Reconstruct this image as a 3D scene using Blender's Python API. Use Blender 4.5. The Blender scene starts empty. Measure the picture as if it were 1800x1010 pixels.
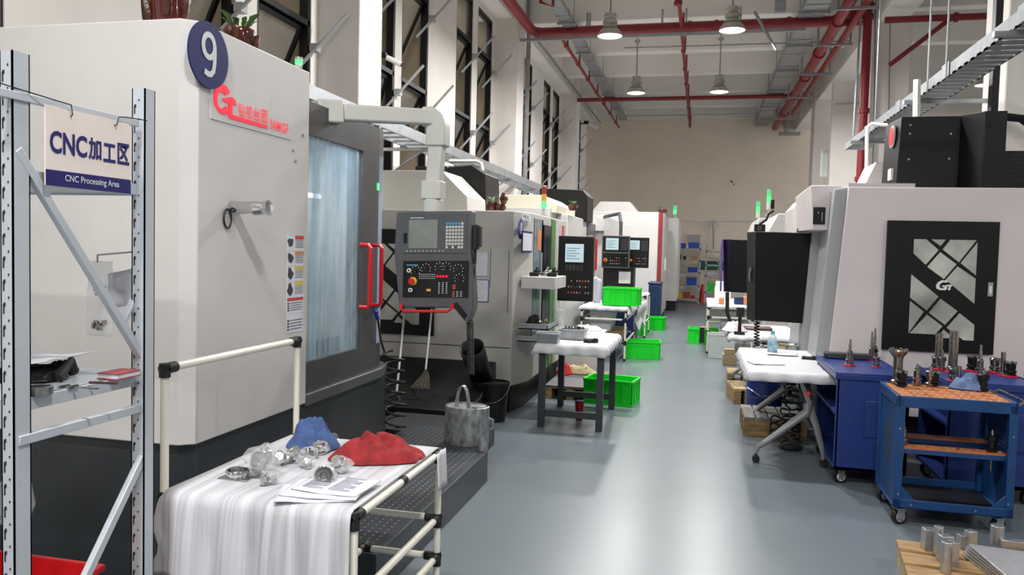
import bpy, math, random
from math import sin, cos, pi, sqrt, radians as R
from mathutils import Vector as V, Matrix, noise
SC = bpy.context.scene
COL = SC.collection
random.seed(7)
# ------------------------------------------------------------------ camera
H, FPX = 1.62, 1385.6
_y, _p, _r = -.23395744, -.04753304, .02520695
FW = V((sin(_y)*cos(_p), cos(_y)*cos(_p), sin(_p)))
_a = V((cos(_y), -sin(_y), 0)); _b = _a.cross(FW)
RT = cos(_r)*_a + sin(_r)*_b; UP = -sin(_r)*_a + cos(_r)*_b
cam = bpy.data.cameras.new('camera'); co = bpy.data.objects.new('camera', cam); COL.objects.link(co)
cam.sensor_width = 36; cam.lens = FPX/1800*36; cam.clip_start = .05; cam.clip_end = 200
m = Matrix((RT, UP, -FW)).transposed().to_4x4(); m.translation = (0, 0, H); co.matrix_world = m
SC.camera = co
SC.view_settings.view_transform = 'Standard'; SC.view_settings.look = 'None'
SC.view_settings.gamma = 1; SC.view_settings.use_curve_mapping = False
SC.view_settings.exposure = 0.0
# ------------------------------------------------------------------ world and lamps' power
w = bpy.data.worlds.new('daylight'); SC.world = w; w.use_nodes = True
bg = w.node_tree.nodes['Background']; bg.inputs[0].default_value = (.93, .96, 1, 1); bg.inputs[1].default_value = 3.6
LAMP_W = 150
SC.cycles.max_bounces = 6; SC.cycles.diffuse_bounces = 4; SC.cycles.glossy_bounces = 3; SC.cycles.transparent_max_bounces = 10
SC.cycles.sample_clamp_indirect = 4.0; SC.cycles.use_denoising = True; SC.cycles.caustics_reflective = False; SC.cycles.caustics_refractive = False

def P(px, py, X=None, Y=None, Z=None):
    "the place in the room on one given plane that the photograph shows at a pixel"
    d = FW*FPX + RT*(px-900) + UP*(505-py)
    t = X/d.x if X is not None else Y/d.y if Y is not None else (Z-H)/d.z
    return V((d.x*t, d.y*t, d.z*t+H))
# ------------------------------------------------------------------ materials
def lin(c):
    return tuple(((x/255)/12.92 if x/255 <= .04045 else ((x/255+.055)/1.055)**2.4) for x in c) + (1,)
MT = {}
def mat(name, rgb, rough=.5, metal=0, spec=.5, noise_=0, nscale=8, bump=0, bscale=40, emit=0, alpha=1, trans=0, stretch=(1, 1, 1), rn=0, coat=0, dirt=None, nrange=(.35, .7), det=5):
    mt = bpy.data.materials.new(name); mt.use_nodes = True
    nt = mt.node_tree; b = nt.nodes['Principled BSDF']; L = nt.links
    b.inputs['Base Color'].default_value = lin(rgb); b.inputs['Roughness'].default_value = rough
    b.inputs['Metallic'].default_value = metal; b.inputs['Specular IOR Level'].default_value = spec
    b.inputs['Coat Weight'].default_value = coat
    if emit: b.inputs['Base Color'].default_value = lin(tuple(x*.45 for x in rgb)); b.inputs['Emission Color'].default_value = lin(rgb); b.inputs['Emission Strength'].default_value = emit
    if alpha < 1: b.inputs['Alpha'].default_value = alpha
    if trans: b.inputs['Transmission Weight'].default_value = trans
    if noise_ or bump or rn:
        tc = nt.nodes.new('ShaderNodeTexCoord'); mp = nt.nodes.new('ShaderNodeMapping'); mp.inputs['Scale'].default_value = stretch
        L.new(tc.outputs['Object'], mp.inputs[0])
    if noise_ or rn:
        n = nt.nodes.new('ShaderNodeTexNoise'); n.inputs['Scale'].default_value = nscale; n.inputs['Detail'].default_value = det
        L.new(mp.outputs[0], n.inputs['Vector'])
        mr = nt.nodes.new('ShaderNodeMapRange'); mr.inputs[1].default_value = nrange[0]; mr.inputs[2].default_value = nrange[1]; L.new(n.outputs[0], mr.inputs[0])
        if noise_:
            mx = nt.nodes.new('ShaderNodeMix'); mx.data_type = 'RGBA'
            mx.inputs[6].default_value = lin(rgb)
            mx.inputs[7].default_value = lin(dirt) if dirt else lin(tuple(max(0, x*(1-noise_)) for x in rgb))
            L.new(mr.outputs[0], mx.inputs[0]); L.new(mx.outputs[2], b.inputs['Base Color'])
        if rn:
            m2 = nt.nodes.new('ShaderNodeMapRange'); m2.inputs[3].default_value = max(0, rough-rn); m2.inputs[4].default_value = rough+rn
            L.new(mr.outputs[0], m2.inputs[0]); L.new(m2.outputs[0], b.inputs['Roughness'])
    if bump:
        n2 = nt.nodes.new('ShaderNodeTexNoise'); n2.inputs['Scale'].default_value = bscale; n2.inputs['Detail'].default_value = 4
        L.new(mp.outputs[0], n2.inputs['Vector'])
        bp = nt.nodes.new('ShaderNodeBump'); bp.inputs['Strength'].default_value = bump; bp.inputs['Distance'].default_value = .01
        L.new(n2.outputs[0], bp.inputs['Height']); L.new(bp.outputs[0], b.inputs['Normal'])
    MT[name] = mt
    return mt
mat('wallpaint', (236, 231, 226), .85, noise_=.05, nscale=1.2)
mat('backpaint', (240, 226, 208), .85, noise_=.04, nscale=1)
mat('ceilpaint', (242, 238, 233), .9, noise_=.04, nscale=1)
mat('floor', (114, 124, 131), .3, noise_=.14, nscale=.7, rn=.03, det=2, nrange=(.15, .85), spec=.45)
mat('mwhite', (206, 203, 201), .38, noise_=.04, nscale=2, bump=.015, bscale=60)
mat('mwarm', (222, 213, 213), .42, noise_=.04, nscale=2)
mat('mgrey', (186, 184, 178), .42, noise_=.04, nscale=2)
mat('mcream', (222, 217, 196), .45)
mat('dark', (50, 54, 59), .42, noise_=.12, nscale=5)
mat('door_dark', (72, 72, 73), .38, noise_=.12, nscale=4)
mat('black', (15, 15, 17), .42, spec=.35, noise_=.2, nscale=6)
mat('blackgloss', (14, 14, 16), .2)
mat('rubber', (20, 20, 21), .6)
mat('steel', (176, 176, 174), .28, 1, rn=.08, nscale=30)
mat('chrome', (215, 215, 217), .12, 1)
mat('toolsteel', (172, 166, 156), .25, 1, noise_=.3, nscale=40)
mat('galv', (170, 174, 178), .42, .75, noise_=.12, nscale=9)
mat('galvtin', (172, 175, 177), .42, .55, noise_=.35, nscale=26, stretch=(1, 1, .6))
mat('rackpaint', (186, 192, 200), .4, .15)
mat('galvdark', (150, 154, 158), .6, .3, noise_=.12, nscale=9)
mat('slot', (40, 42, 46), .7)
mat('tube', (233, 229, 215), .35, noise_=.04)
mat('redpipe', (138, 34, 40), .45, noise_=.1)
mat('redhandle', (208, 28, 36), .3)
mat('redglow', (255, 12, 52), .4, emit=1.0)
mat('redpale', (250, 60, 80), .4, emit=.85)
mat('navy', (22, 30, 88), .6, spec=.3)
mat('navyband', (28, 24, 98), .4)
mat('signwhite', (226, 214, 208), .45)
mat('plate9', (196, 206, 205), .4)
mat('paper', (212, 213, 220), .7, noise_=.03)
mat('ink', (176, 178, 188), .7)
mat('foam', (206, 206, 212), .6, noise_=.22, nscale=34, stretch=(1, .03, .03), bump=.35, bscale=60)
mat('foam2', (204, 204, 208), .6, bump=.15, bscale=30)
mat('bluecloth', (74, 98, 150), .95, noise_=.15, nscale=30, bump=.5, bscale=160)
mat('paleblue', (112, 138, 184), .95, noise_=.15, nscale=30, bump=.5, bscale=160)
mat('bookred', (150, 62, 62), .5)
mat('reveal', (146, 132, 110), .8, noise_=.1, nscale=2)
mat('redcloth', (160, 44, 48), .95, noise_=.25, nscale=30, bump=.5, bscale=160)
mat('beigecloth', (206, 190, 150), .95, noise_=.3, nscale=20, bump=.4, bscale=80)
mat('cabblue', (30, 54, 122), .38, noise_=.1, nscale=5)
mat('cartblue', (24, 66, 118), .36, noise_=.14, nscale=5)
mat('cartblue_d', (16, 44, 92), .45, noise_=.2, nscale=7)
mat('orange', (196, 112, 66), .5, noise_=.35, nscale=9, dirt=(150, 78, 46))
mat('holder_red', (176, 20, 40), .35)
mat('wood', (176, 142, 98), .75, noise_=.3, nscale=7, stretch=(1, 8, 8), bump=.1)
mat('woodpale', (196, 172, 130), .75, noise_=.25, nscale=7, stretch=(8, 1, 8), bump=.1)
mat('woodgrey', (146, 143, 138), .75, noise_=.25, nscale=6, stretch=(6, 1, 6), bump=.1)
mat('cardboard', (190, 158, 112), .8)
mat('green', (20, 214, 44), .35, spec=.4)
mat('greendark', (28, 120, 48), .4)
mat('machgreen', (46, 122, 28), .35)
mat('greenlamp', (90, 255, 140), .3, emit=1.3)
mat('greenweak', (90, 230, 140), .3, emit=.8)
mat('redlamp', (190, 62, 40), .3, emit=.25)
mat('yellow', (232, 190, 40), .4)
mat('amber', (240, 170, 60), .35, emit=.6)
mat('panel', (82, 84, 87), .45, noise_=.06, nscale=8)
mat('screen_off', (134, 140, 134), .2, noise_=.12, nscale=6)
mat('screen_on', (205, 228, 235), .3, emit=.75)
mat('screen_line', (90, 150, 190), .3, emit=.3)
mat('key', (196, 194, 186), .45)
mat('keyblue', (60, 150, 190), .45)
mat('keydark', (58, 60, 64), .5)
mat('lampshade', (176, 174, 166), .4, .3)
mat('lampglow', (255, 252, 244), .4, emit=6)
mat('worklight', (235, 245, 255), .4, emit=3)
mat('tanwall', (158, 138, 106), .85, noise_=.1, nscale=.4)
mat('potred', (92, 34, 30), .12, noise_=.4, nscale=9, coat=.6, stretch=(3, 3, .5))
mat('root', (88, 48, 34), .3, noise_=.5, nscale=20, bump=.6, bscale=30)
mat('leaf', (84, 122, 52), .5, noise_=.3, nscale=20)
mat('leafpale', (166, 180, 92), .5)
mat('plasticgrey', (164, 166, 168), .4)
mat('armgrey', (206, 206, 200), .35)
mat('legalu', (160, 160, 162), .3, .5)
mat('whitepvc', (236, 236, 232), .35)
mat('camwhite', (235, 235, 235), .3)
mat('tumbler', (130, 14, 28), .2, .6)
mat('brownleather', (66, 34, 32), .35, coat=.3)
mat('greenband', (42, 98, 74), .6)
mat('redbox', (206, 24, 34), .4)
mat('trayblue', (30, 78, 190), .4)
mat('crateyellow', (214, 190, 40), .45)
mat('cratered', (170, 60, 44), .45)
mat('bristle', (120, 112, 98), .8, noise_=.4, nscale=80)
mat('woodtop', (198, 176, 140), .6)
mat('label_red', (196, 66, 58), .5)
mat('label_orange', (206, 130, 80), .5)
mat('label_yellow', (208, 186, 70), .5)
mat('purple', (70, 60, 150), .4)
mat('pink', (150, 50, 90), .3)
mat('bottleblue', (110, 176, 196), .2)
mat('labelblue', (176, 206, 218), .4, noise_=.4, nscale=25, dirt=(90, 150, 180))
mat('violet', (120, 80, 190), .4, emit=.3)

def glassy(name, tint, fac, rough, streak=None, scale=30, metal=0):
    "film or dirty pane: part see-through, part scattering surface, streaked"
    mt = bpy.data.materials.new(name); mt.use_nodes = True; nt = mt.node_tree; L = nt.links
    b = nt.nodes['Principled BSDF']; b.inputs['Base Color'].default_value = lin(tint); b.inputs['Roughness'].default_value = rough
    b.inputs['Metallic'].default_value = metal
    tr = nt.nodes.new('ShaderNodeBsdfTransparent'); mx = nt.nodes.new('ShaderNodeMixShader')
    L.new(tr.outputs[0], mx.inputs[1]); L.new(b.outputs[0], mx.inputs[2]); L.new(mx.outputs[0], nt.nodes['Material Output'].inputs[0])
    mx.inputs[0].default_value = fac
    if streak:
        tc = nt.nodes.new('ShaderNodeTexCoord'); mp = nt.nodes.new('ShaderNodeMapping'); mp.inputs['Scale'].default_value = streak
        n = nt.nodes.new('ShaderNodeTexNoise'); n.inputs['Scale'].default_value = scale; n.inputs['Detail'].default_value = 6
        L.new(tc.outputs['Object'], mp.inputs[0]); L.new(mp.outputs[0], n.inputs[0])
        mr = nt.nodes.new('ShaderNodeMapRange'); mr.inputs[1].default_value = .38; mr.inputs[2].default_value = .66
        mr.inputs[3].default_value = max(0, fac-.28); mr.inputs[4].default_value = min(1, fac+.3)
        L.new(n.outputs[0], mr.inputs[0]); L.new(mr.outputs[0], mx.inputs[0])
    MT[name] = mt
glassy('coolantglass', (176, 200, 214), .55, .25, (1, 1.6, .07), 22)
glassy('cornerglass', (178, 192, 218), .85, .2, (1, 1, .1), 14)
glassy('sideglass', (120, 138, 146), .85, .2, (1, 1, .1), 14)
glassy('film', (225, 228, 232), .3, .12)
glassy('diamondglass', (196, 200, 190), .62, .18, (1, 1, .3), 12)
glassy('windowglass', (200, 205, 205), .12, .05)
glassy('cleartube', (230, 235, 235), .45, .12)
glassy('bottleclear', (190, 214, 222), .5, .08)
glassy('tubclear', (205, 212, 212), .6, .3)
# ------------------------------------------------------------------ mesh builder
class B:
    def __init__(s): s.v = []; s.f = []; s.m = []
    def add(s, vs, fs, m=0):
        o = len(s.v); s.v += [V(p) for p in vs]; s.f += [tuple(i+o for i in f) for f in fs]; s.m += [m]*len(fs); return s
    def box(s, x0, y0, z0, x1, y1, z1, m=0):
        return s.hexa([(x0, y0, z0), (x1, y0, z0), (x1, y1, z0), (x0, y1, z0), (x0, y0, z1), (x1, y0, z1), (x1, y1, z1), (x0, y1, z1)], m)
    def hexa(s, p, m=0):
        return s.add(p, [(0, 3, 2, 1), (4, 5, 6, 7), (0, 1, 5, 4), (1, 2, 6, 5), (2, 3, 7, 6), (3, 0, 4, 7)], m)
    def cb(s, c, d, m=0):
        return s.box(c[0]-d[0]/2, c[1]-d[1]/2, c[2]-d[2]/2, c[0]+d[0]/2, c[1]+d[1]/2, c[2]+d[2]/2, m)
    def cyl(s, a, b, r, r2=None, n=14, m=0, cap=True):
        a = V(a); b = V(b); r2 = r if r2 is None else r2
        d = (b-a).normalized(); u = d.orthogonal().normalized(); w_ = d.cross(u)
        vs = []
        for c, q in ((a, r), (b, r2)):
            vs += [c+(u*cos(2*pi*i/n)+w_*sin(2*pi*i/n))*q for i in range(n)]
        fs = [(i, (i+1) % n, n+(i+1) % n, n+i) for i in range(n)]
        if cap: fs += [tuple(range(n-1, -1, -1)), tuple(range(n, 2*n))]
        return s.add(vs, fs, m)
    def tube(s, pts, r, n=8, m=0, cap=True, rr=None):
        pts = [V(p) for p in pts]; k = len(pts); vs = []
        d0 = (pts[1]-pts[0]).normalized(); u = d0.orthogonal().normalized()
        for i, p in enumerate(pts):
            d = (pts[min(i+1, k-1)]-pts[max(i-1, 0)])
            if d.length < 1e-9: d = d0
            d = d.normalized(); u = (u-d*u.dot(d)).normalized(); w_ = d.cross(u); q = rr[i] if rr else r
            vs += [p+(u*cos(2*pi*j/n)+w_*sin(2*pi*j/n))*q for j in range(n)]
        fs = [(i*n+j, i*n+(j+1) % n, (i+1)*n+(j+1) % n, (i+1)*n+j) for i in range(k-1) for j in range(n)]
        if cap: fs += [tuple(range(n-1, -1, -1)), tuple(range((k-1)*n, k*n))]
        return s.add(vs, fs, m)
    def lathe(s, prof, c=(0, 0, 0), n=20, m=0, ax='z', sx=1, sy=1):
        vs = []
        for r, z in prof:
            for i in range(n):
                a = 2*pi*i/n; q = (r*cos(a)*sx, r*sin(a)*sy, z)
                if ax == 'y': q = (q[0], z, -q[1]) if True else q
                if ax == 'x': q = (z, q[0], q[1])
                vs.append((c[0]+q[0], c[1]+q[1], c[2]+q[2]))
        k = len(prof)
        fs = [(i*n+j, i*n+(j+1) % n, (i+1)*n+(j+1) % n, (i+1)*n+j) for i in range(k-1) for j in range(n)]
        fs += [tuple(range(n-1, -1, -1)), tuple(range((k-1)*n, k*n))]
        return s.add(vs, fs, m)
    def prism(s, poly, ax, a, b, m=0):
        def q(p, t): return (t, p[0], p[1]) if ax == 'x' else (p[0], t, p[1]) if ax == 'y' else (p[0], p[1], t)
        n = len(poly); vs = [q(p, a) for p in poly]+[q(p, b) for p in poly]
        fs = [tuple(range(n)), tuple(range(2*n-1, n-1, -1))]+[(i, n+i, n+(i+1) % n, (i+1) % n) for i in range(n)]
        return s.add(vs, fs, m)
    def grid(s, fn, nu, nv, m=0):
        vs = [fn(i/nu, j/nv) for j in range(nv+1) for i in range(nu+1)]
        fs = [(j*(nu+1)+i, j*(nu+1)+i+1, (j+1)*(nu+1)+i+1, (j+1)*(nu+1)+i) for j in range(nv) for i in range(nu)]
        return s.add(vs, fs, m)
    def ribbon(s, pts, w_, m=0, ax='x', x=0):
        "flat band along a path given in the plane (y, z) at x"
        n = len(pts); vs = []
        for i, p in enumerate(pts):
            a = pts[max(i-1, 0)]; c = pts[min(i+1, n-1)]; d = V((c[0]-a[0], c[1]-a[1])); d.normalize(); nx = V((-d.y, d.x))*w_/2
            for s_ in (1, -1): vs.append((x, p[0]+nx.x*s_, p[1]+nx.y*s_))
        return s.add(vs, [(2*i, 2*i+1, 2*i+3, 2*i+2) for i in range(n-1)], m)
    def text(s, t, o, ux, uy, width=None, height=None, m=0, bold=0, dep=.001, center=False):
        cu = bpy.data.curves.new('t', 'FONT'); cu.body = t; cu.size = 1; cu.offset = bold; cu.resolution_u = 3
        ob = bpy.data.objects.new('t', cu); COL.objects.link(ob)
        dg = bpy.context.evaluated_depsgraph_get(); me = ob.evaluated_get(dg).to_mesh()
        vs = [v.co.copy() for v in me.vertices]; fs = [tuple(p.vertices) for p in me.polygons]
        ob.evaluated_get(dg).to_mesh_clear(); bpy.data.objects.remove(ob); bpy.data.curves.remove(cu)
        if not vs: return s
        x0 = min(v.x for v in vs); x1 = max(v.x for v in vs); y0 = min(v.y for v in vs); y1 = max(v.y for v in vs)
        sx = width/(x1-x0) if width else None; sy = height/(y1-y0) if height else None
        sx = sx or sy; sy = sy or sx
        ux = V(ux); uy = V(uy); o = V(o)
        if center: o = o-ux*(x1-x0)*sx/2-uy*(y1-y0)*sy/2
        nr = ux.cross(uy)*dep
        pts = [o+ux*(v.x-x0)*sx+uy*(v.y-y0)*sy+nr for v in vs]
        return s.add(pts, fs, m)
    def xf(s, M, i0=0):
        for i in range(i0, len(s.v)): s.v[i] = M @ s.v[i]
        return s
    def build(s, name, mats, parent=None, bev=0, ang=35, sol=0, sub=0, world=True, loc=None, seg=2):
        me = bpy.data.meshes.new(name)
        off = V((0, 0, 0))
        if parent is not None and world:
            r = parent
            while r is not None: off += r.location; r = r.parent
        if loc is not None: off = V(loc)
        me.from_pydata([v-off for v in s.v], [], s.f)
        if isinstance(mats, str): mats = [mats]
        for k in mats: me.materials.append(MT[k])
        me.polygons.foreach_set('material_index', s.m)
        me.polygons.foreach_set('use_smooth', [True]*len(s.f))
        me.update()
        import bmesh
        bm = bmesh.new(); bm.from_mesh(me); bmesh.ops.recalc_face_normals(bm, faces=bm.faces); bm.to_mesh(me); bm.free()
        me.set_sharp_from_angle(angle=R(ang))
        o = bpy.data.objects.new(name, me); COL.objects.link(o)
        if parent is not None: o.parent = parent
        elif loc is not None: o.location = loc
        if sol: md = o.modifiers.new('s', 'SOLIDIFY'); md.thickness = sol; md.offset = 0
        if sub: md = o.modifiers.new('u', 'SUBSURF'); md.levels = sub; md.render_levels = sub
        if bev: md = o.modifiers.new('b', 'BEVEL'); md.width = bev; md.segments = seg; md.limit_method = 'ANGLE'; md.angle_limit = R(40)
        return o
def tag(o, label, cat, group=None, kind=None):
    o['label'] = label; o['category'] = cat
    if group: o['group'] = group
    if kind: o['kind'] = kind
    return o
def thing(name, label, cat, loc=(0, 0, 0), rz=0, group=None):
    o = bpy.data.objects.new(name, None); COL.objects.link(o); o.location = loc; o.rotation_euler = (0, 0, rz); o.empty_display_size = .1
    return tag(o, label, cat, group)
def dup(o, loc=None, rz=None, label=None, group=None, parent=None):
    c = o.copy(); COL.objects.link(c)
    if parent is not None: c.parent = parent
    if loc is not None: c.location = loc
    if rz is not None: c.rotation_euler = (0, 0, rz)
    if label: c['label'] = label
    if group: c['group'] = group
    for ch in list(o.children): dup(ch, parent=c)
    return c
def struct(name, b, m, **k):
    o = b.build(name, m, **k)
    if o.parent is None: o['kind'] = 'structure'
    return o
def rot(p, a, c=(0, 0)):
    x, y = p[0]-c[0], p[1]-c[1]; return (c[0]+x*cos(a)-y*sin(a), c[1]+x*sin(a)+y*cos(a))
def rrect(w_, h_, r, cx=0, cy=0, n=4):
    o = []
    for (sx, sy, a0) in ((1, 1, 0), (-1, 1, pi/2), (-1, -1, pi), (1, -1, 1.5*pi)):
        for i in range(n+1):
            a = a0+pi/2*i/n; o.append((cx+sx*(w_/2-r)+r*cos(a), cy+sy*(h_/2-r)+r*sin(a)))
    return o
def nz(x, y, z=0, s=1): return noise.noise(V((x*s, y*s, z*s)))
# ------------------------------------------------------------------ the hall
YB, CZ, BZ = 28.0, 6.95, 6.25
struct('floor', B().box(-6.6, -9, -.12, 14, 28.3, 0), 'floor')
struct('ceiling', B().box(-4.5, -9, CZ, 14, 28.3, CZ+.15), 'ceilpaint')
struct('wall_front', B().box(-4.5, -9.2, 0, 14, -9, CZ), 'wallpaint')
struct('wall_right', B().box(11, -9, 0, 11.2, 20.4, CZ), 'wallpaint')
struct('wall_back', B().box(-4.5, YB, 0, 14, YB+.25, CZ), 'backpaint')
struct('wall_side_bay', B().box(2.95, 20.4, 0, 14, 20.6, CZ), 'wallpaint')
struct('wall_outside', B().box(-8.6, -9, -.2, -8.3, 32, 7.5), 'tanwall')
# window openings of the left wall (Y ranges), bottom and top
WZ0, WZ1 = 1.55, 6.05
bays = [(-6.6, .4), (.95, 7.9), (8.5, 15.2), (15.8, 22.7), (23.3, 28.0)]
wins = []
for a, b_ in bays:
    L_ = b_-a
    fr = [(.12, .235), (.27, .43), (.635, .775), (.825, .975)] if L_ > 6 else [(.2, .42), (.5, .72)]
    for p, q in fr: wins.append((a+L_*p, a+L_*q))
wb = B(); prev = -9
wb.box(-4.45, -9, 0, -4.1, 28.3, WZ0); wb.box(-4.45, -9, WZ1, -4.1, 28.3, CZ)
for a, b_ in wins:
    wb.box(-4.45, prev, WZ0, -4.1, a, WZ1); prev = b_
wb.box(-4.45, prev, WZ0, -4.1, 28.3, WZ1)
struct('wall_left', wb, 'wallpaint')
k = 1
for y0 in (.4, 7.9, 15.2, 22.7):
    struct('trim_%d' % k, B().box(-4.12, y0, 0, -3.62, y0+.6, CZ), 'wallpaint', bev=.015); k += 1
for y0 in (8.75, 15.4, 22.8):
    struct('trim_%d' % k, B().box(2.85, y0, 0, 3.5, y0+.65, CZ), 'wallpaint', bev=.015); k += 1
struct('trim_%d' % k, B().box(2.9, -9, 5.85, 3.4, 28, CZ), 'ceilpaint', bev=.01); k += 1
struct('trim_%d' % k, B().box(-4.1, -9, 6.15, -3.75, 28, CZ), 'ceilpaint', bev=.01); k += 1
for yb in (-5, -2.6, -.2, 2.2, 4.6, 7, 9.4, 11.6, 13.7, 16.15, 18.7, 21.05, 23.4, 25.7, 27.9):
    struct('trim_%d' % k, B().box(-3.76, yb-.14, BZ, 2.91, yb+.14, CZ), 'ceilpaint', bev=.02); k += 1
    if yb < 20: struct('trim_%d' % k, B().box(3.4, yb-.14, BZ, 14, yb+.14, CZ), 'ceilpaint', bev=.02); k += 1
# seam line and cap of the back wall
struct('trim_%d' % k, B().box(-4.1, YB-.02, 2.77, 3.3, YB, 2.8), 'galv'); k += 1
# one window: frame, transoms, panes tilted out, opener arms
def window(n, y0, y1):
    x = -4.16; fw = .05
    b = B()
    for (ya, yb_) in ((y0, y0+fw), (y1-fw, y1)): b.box(x-.05, ya, WZ0, x+.05, yb_, WZ1)
    for z in (WZ0+.03, 2.6, 3.95, 5.3, WZ1-.03): b.box(x-.05, y0, z-.03, x+.05, y1, z+.03)
    o = struct('window_%d' % n, b, 'black'); o['kind'] = 'structure'
    B().box(-5.0, y1-.01, WZ0, -4.2, y1, WZ1).box(-5.0, y0, WZ0, -4.2, y0+.01, WZ1).build('reveal', 'reveal', o)
    g = B()
    for za, zb in ((WZ0+.06, 2.57), (5.33, WZ1-.06)): g.box(x-.006, y0+fw, za, x+.006, y1-fw, zb)
    g.build('pane', 'windowglass', o)
    for zt in (3.92, 5.27):      # sashes hinged at their top, swung outwards
        s_ = B(); hh = 1.3; t = .42 if y1-y0 > .8 else .3
        def q(u, v_): return V((x-.03-v_*sin(t), u, zt-v_*cos(t)))
        for (ua, ub, va, vb) in ((y0+fw, y0+fw+.05, 0, hh), (y1-fw-.05, y1-fw, 0, hh), (y0+fw, y1-fw, 0, .05), (y0+fw, y1-fw, hh-.05, hh)):
            A = [q(ua, va), q(ub, va), q(ub, vb), q(ua, vb)]; n_ = V((cos(t), 0, -sin(t)))*.035
            s_.hexa([p for p in A]+[p+n_ for p in A])
        so = s_.build('sash', 'black', o)
        gg = B(); A = [q(y0+fw+.05, .05), q(y1-fw-.05, .05), q(y1-fw-.05, hh-.05), q(y0+fw+.05, hh-.05)]; n_ = V((cos(t), 0, -sin(t)))*.006
        gg.hexa(A+[p+n_ for p in A]); gg.build('pane', 'windowglass', so)
    for z in (2.35, 3.75, 5.1):
        for yy in (y1-.02,):
            a = B(); a.cyl((-4.25, yy-.1, z-.35), (-3.72, yy+.1, z+.32), .019, n=6); a.cb((-4.05, yy+.02, z-.05), (.08, .1, .08))
            a.build('opener_arm', 'plasticgrey', o)
for i, (a, b_) in enumerate(wins): window(i+1, a, b_)
struct('window_%d' % (len(wins)+1), B().box(P(1208, 420, Y=YB).x, YB-.03, P(1208, 425, Y=YB).z, P(1231, 420, Y=YB).x, YB+.0, P(1208, 412, Y=YB).z), 'plasticgrey')

# ------------------------------------------------------------------ pendant high bay lamps
def make_lamp(label, grp):
    t = thing('pendant_lamp', label, 'lamp', (0, 0, 0), 0, grp)
    B().cyl((0, 0, .36), (0, 0, 1.85), .014, n=8).build('rod', 'galv', t)
    B().lathe([(.06, 1.1), (.06, 1.15), (.0, 1.15)], n=14).build('canopy', 'lampshade', t)
    B().lathe([(.02, .38), (.09, .36), (.11, .3), (.085, .28), (.115, .24), (.12, .2), (.09, .19), (.11, .15), (.14, .12)], n=24).build('housing', 'lampshade', t)
    b = B(); n = 28; pr = [(.1, .13), (.15, .1), (.2, .03), (.205, 0), (.195, 0), (.19, .03), (.14, .09), (.09, .115)]
    b.lathe(pr, n=n).build('lamp_shade', 'lampshade', t)
    B().lathe([(.0, .012), (.19, .012), (.19, .02), (0, .02)], n=24).build('lens', 'lampglow', t)
    return t
def lamp_light(loc, k_=1):
    l = bpy.data.lights.new('lamp_light', 'AREA'); l.shape = 'DISK'; l.size = .38; l.energy = LAMP_W*k_; l.color = (1, .985, .96)
    o = bpy.data.objects.new('lamp_light', l); COL.objects.link(o); o.location = (loc[0], loc[1], loc[2]-.01)
LZ = 5.1
l0 = make_lamp('near left round pendant lamp hanging just below the red cross pipe', 'pendant lamps')
spots = [(P(1072, 64, Z=LZ), None), (P(1287, 54, Z=LZ), 'near right round pendant lamp hanging in front of the red cross pipe'),
         (P(1118, 164, Z=LZ), 'far left pendant lamp under the ceiling beams'), (P(1264, 162, Z=LZ), 'far right pendant lamp beside the wide cable duct'),
         (P(1733, 150, Z=LZ), 'pendant lamp in the side bay beyond the white columns')]
for i, (p, lb) in enumerate(spots):
    o = l0 if i == 0 else dup(l0, p, label=lb)
    o.location = p; lamp_light(p)
for yy in (8.3, .5, -4.2):
    for xx in (-1.5, .3):
        dup(l0, (xx, yy, LZ), label='pendant lamp of the same row nearer than the photo shows'); lamp_light((xx, yy, LZ))
for xx, yy in ((5.2, 3.4), (8.5, 3.4), (6, -2.5)):  # out-of-view side bay lamps, added to light the front of the right machine
    dup(l0, (xx, yy, LZ), label='unseen side bay pendant lamp added to brighten the right machine'); lamp_light((xx, yy, LZ), .65)

# ------------------------------------------------------------------ pipes and trays under the ceiling
b = B(); b.tube([(-3.4, 4, 5.95), (-3.4, 15.3, 5.95), (-3.36, 15.52, 5.95), (-3.2, 15.6, 5.95), (2.84, 15.6, 5.95)], .095, 14)
for x in (-2.6, -.4, .1, 1.4): b.cyl((x, 15.6, 5.95), (x+.07, 15.6, 5.95), .115, n=14)
t = tag(b.build('sprinkler_main', 'redpipe'), 'thick red pipe crossing the hall under the beams with an elbow at the left wall', 'pipe')
b = B()
for x in (-2.35, -2.3, -.9, -.45, .55): b.box(x, 15.57, 6.02, x+.035, 15.63, 6.3)
b.box(-3.7, 15.28, 5.72, 1.7, 15.34, 5.77); b.box(-3.3, 15.3, 5.77, -3.26, 15.6, 5.82)
tag(b.build('pipe_hanger', 'galv'), 'thin galvanised rail and straps holding the thick red cross pipe', 'bracket')
tag(B().tube([(-3.6, 22.6, 5.95), (2.3, 22.6, 5.95)], .055, 10).build('sprinkler_pipe', 'redpipe'), 'thinner red pipe crossing the hall in front of the far wall', 'pipe')
def branch(x, y0, y1, z, label):
    b = B().tube([(x, y0, z), (x, y1, z)], .035, 8)
    y = y0+.9
    while y < y1-.4:
        b.cyl((x+.03, y, z), (x+.03, y, z+.32), .02, n=6); b.cyl((x, y-.06, z), (x, y+.06, z), .052, n=8); y += 1.65
    tag(b.build('sprinkler_branch', 'redpipe'), label, 'pipe', 'red sprinkler branches')
branch(P(1040, 149, Z=5.95).x, 15.7, 27.6, 5.95, 'red sprinkler branch running away beside the narrow cable tray')
branch(P(1204, 120, Z=5.95).x, 13.2, 27.8, 5.95, 'red sprinkler branch running away along the middle of the ceiling')
b = B(); x = -1.05
b.tube([(x, 9.2, 5.95), (x, 11.6, 5.95)], .035, 8); 
pp = P(1192, 6, Z=5.75); 
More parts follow.
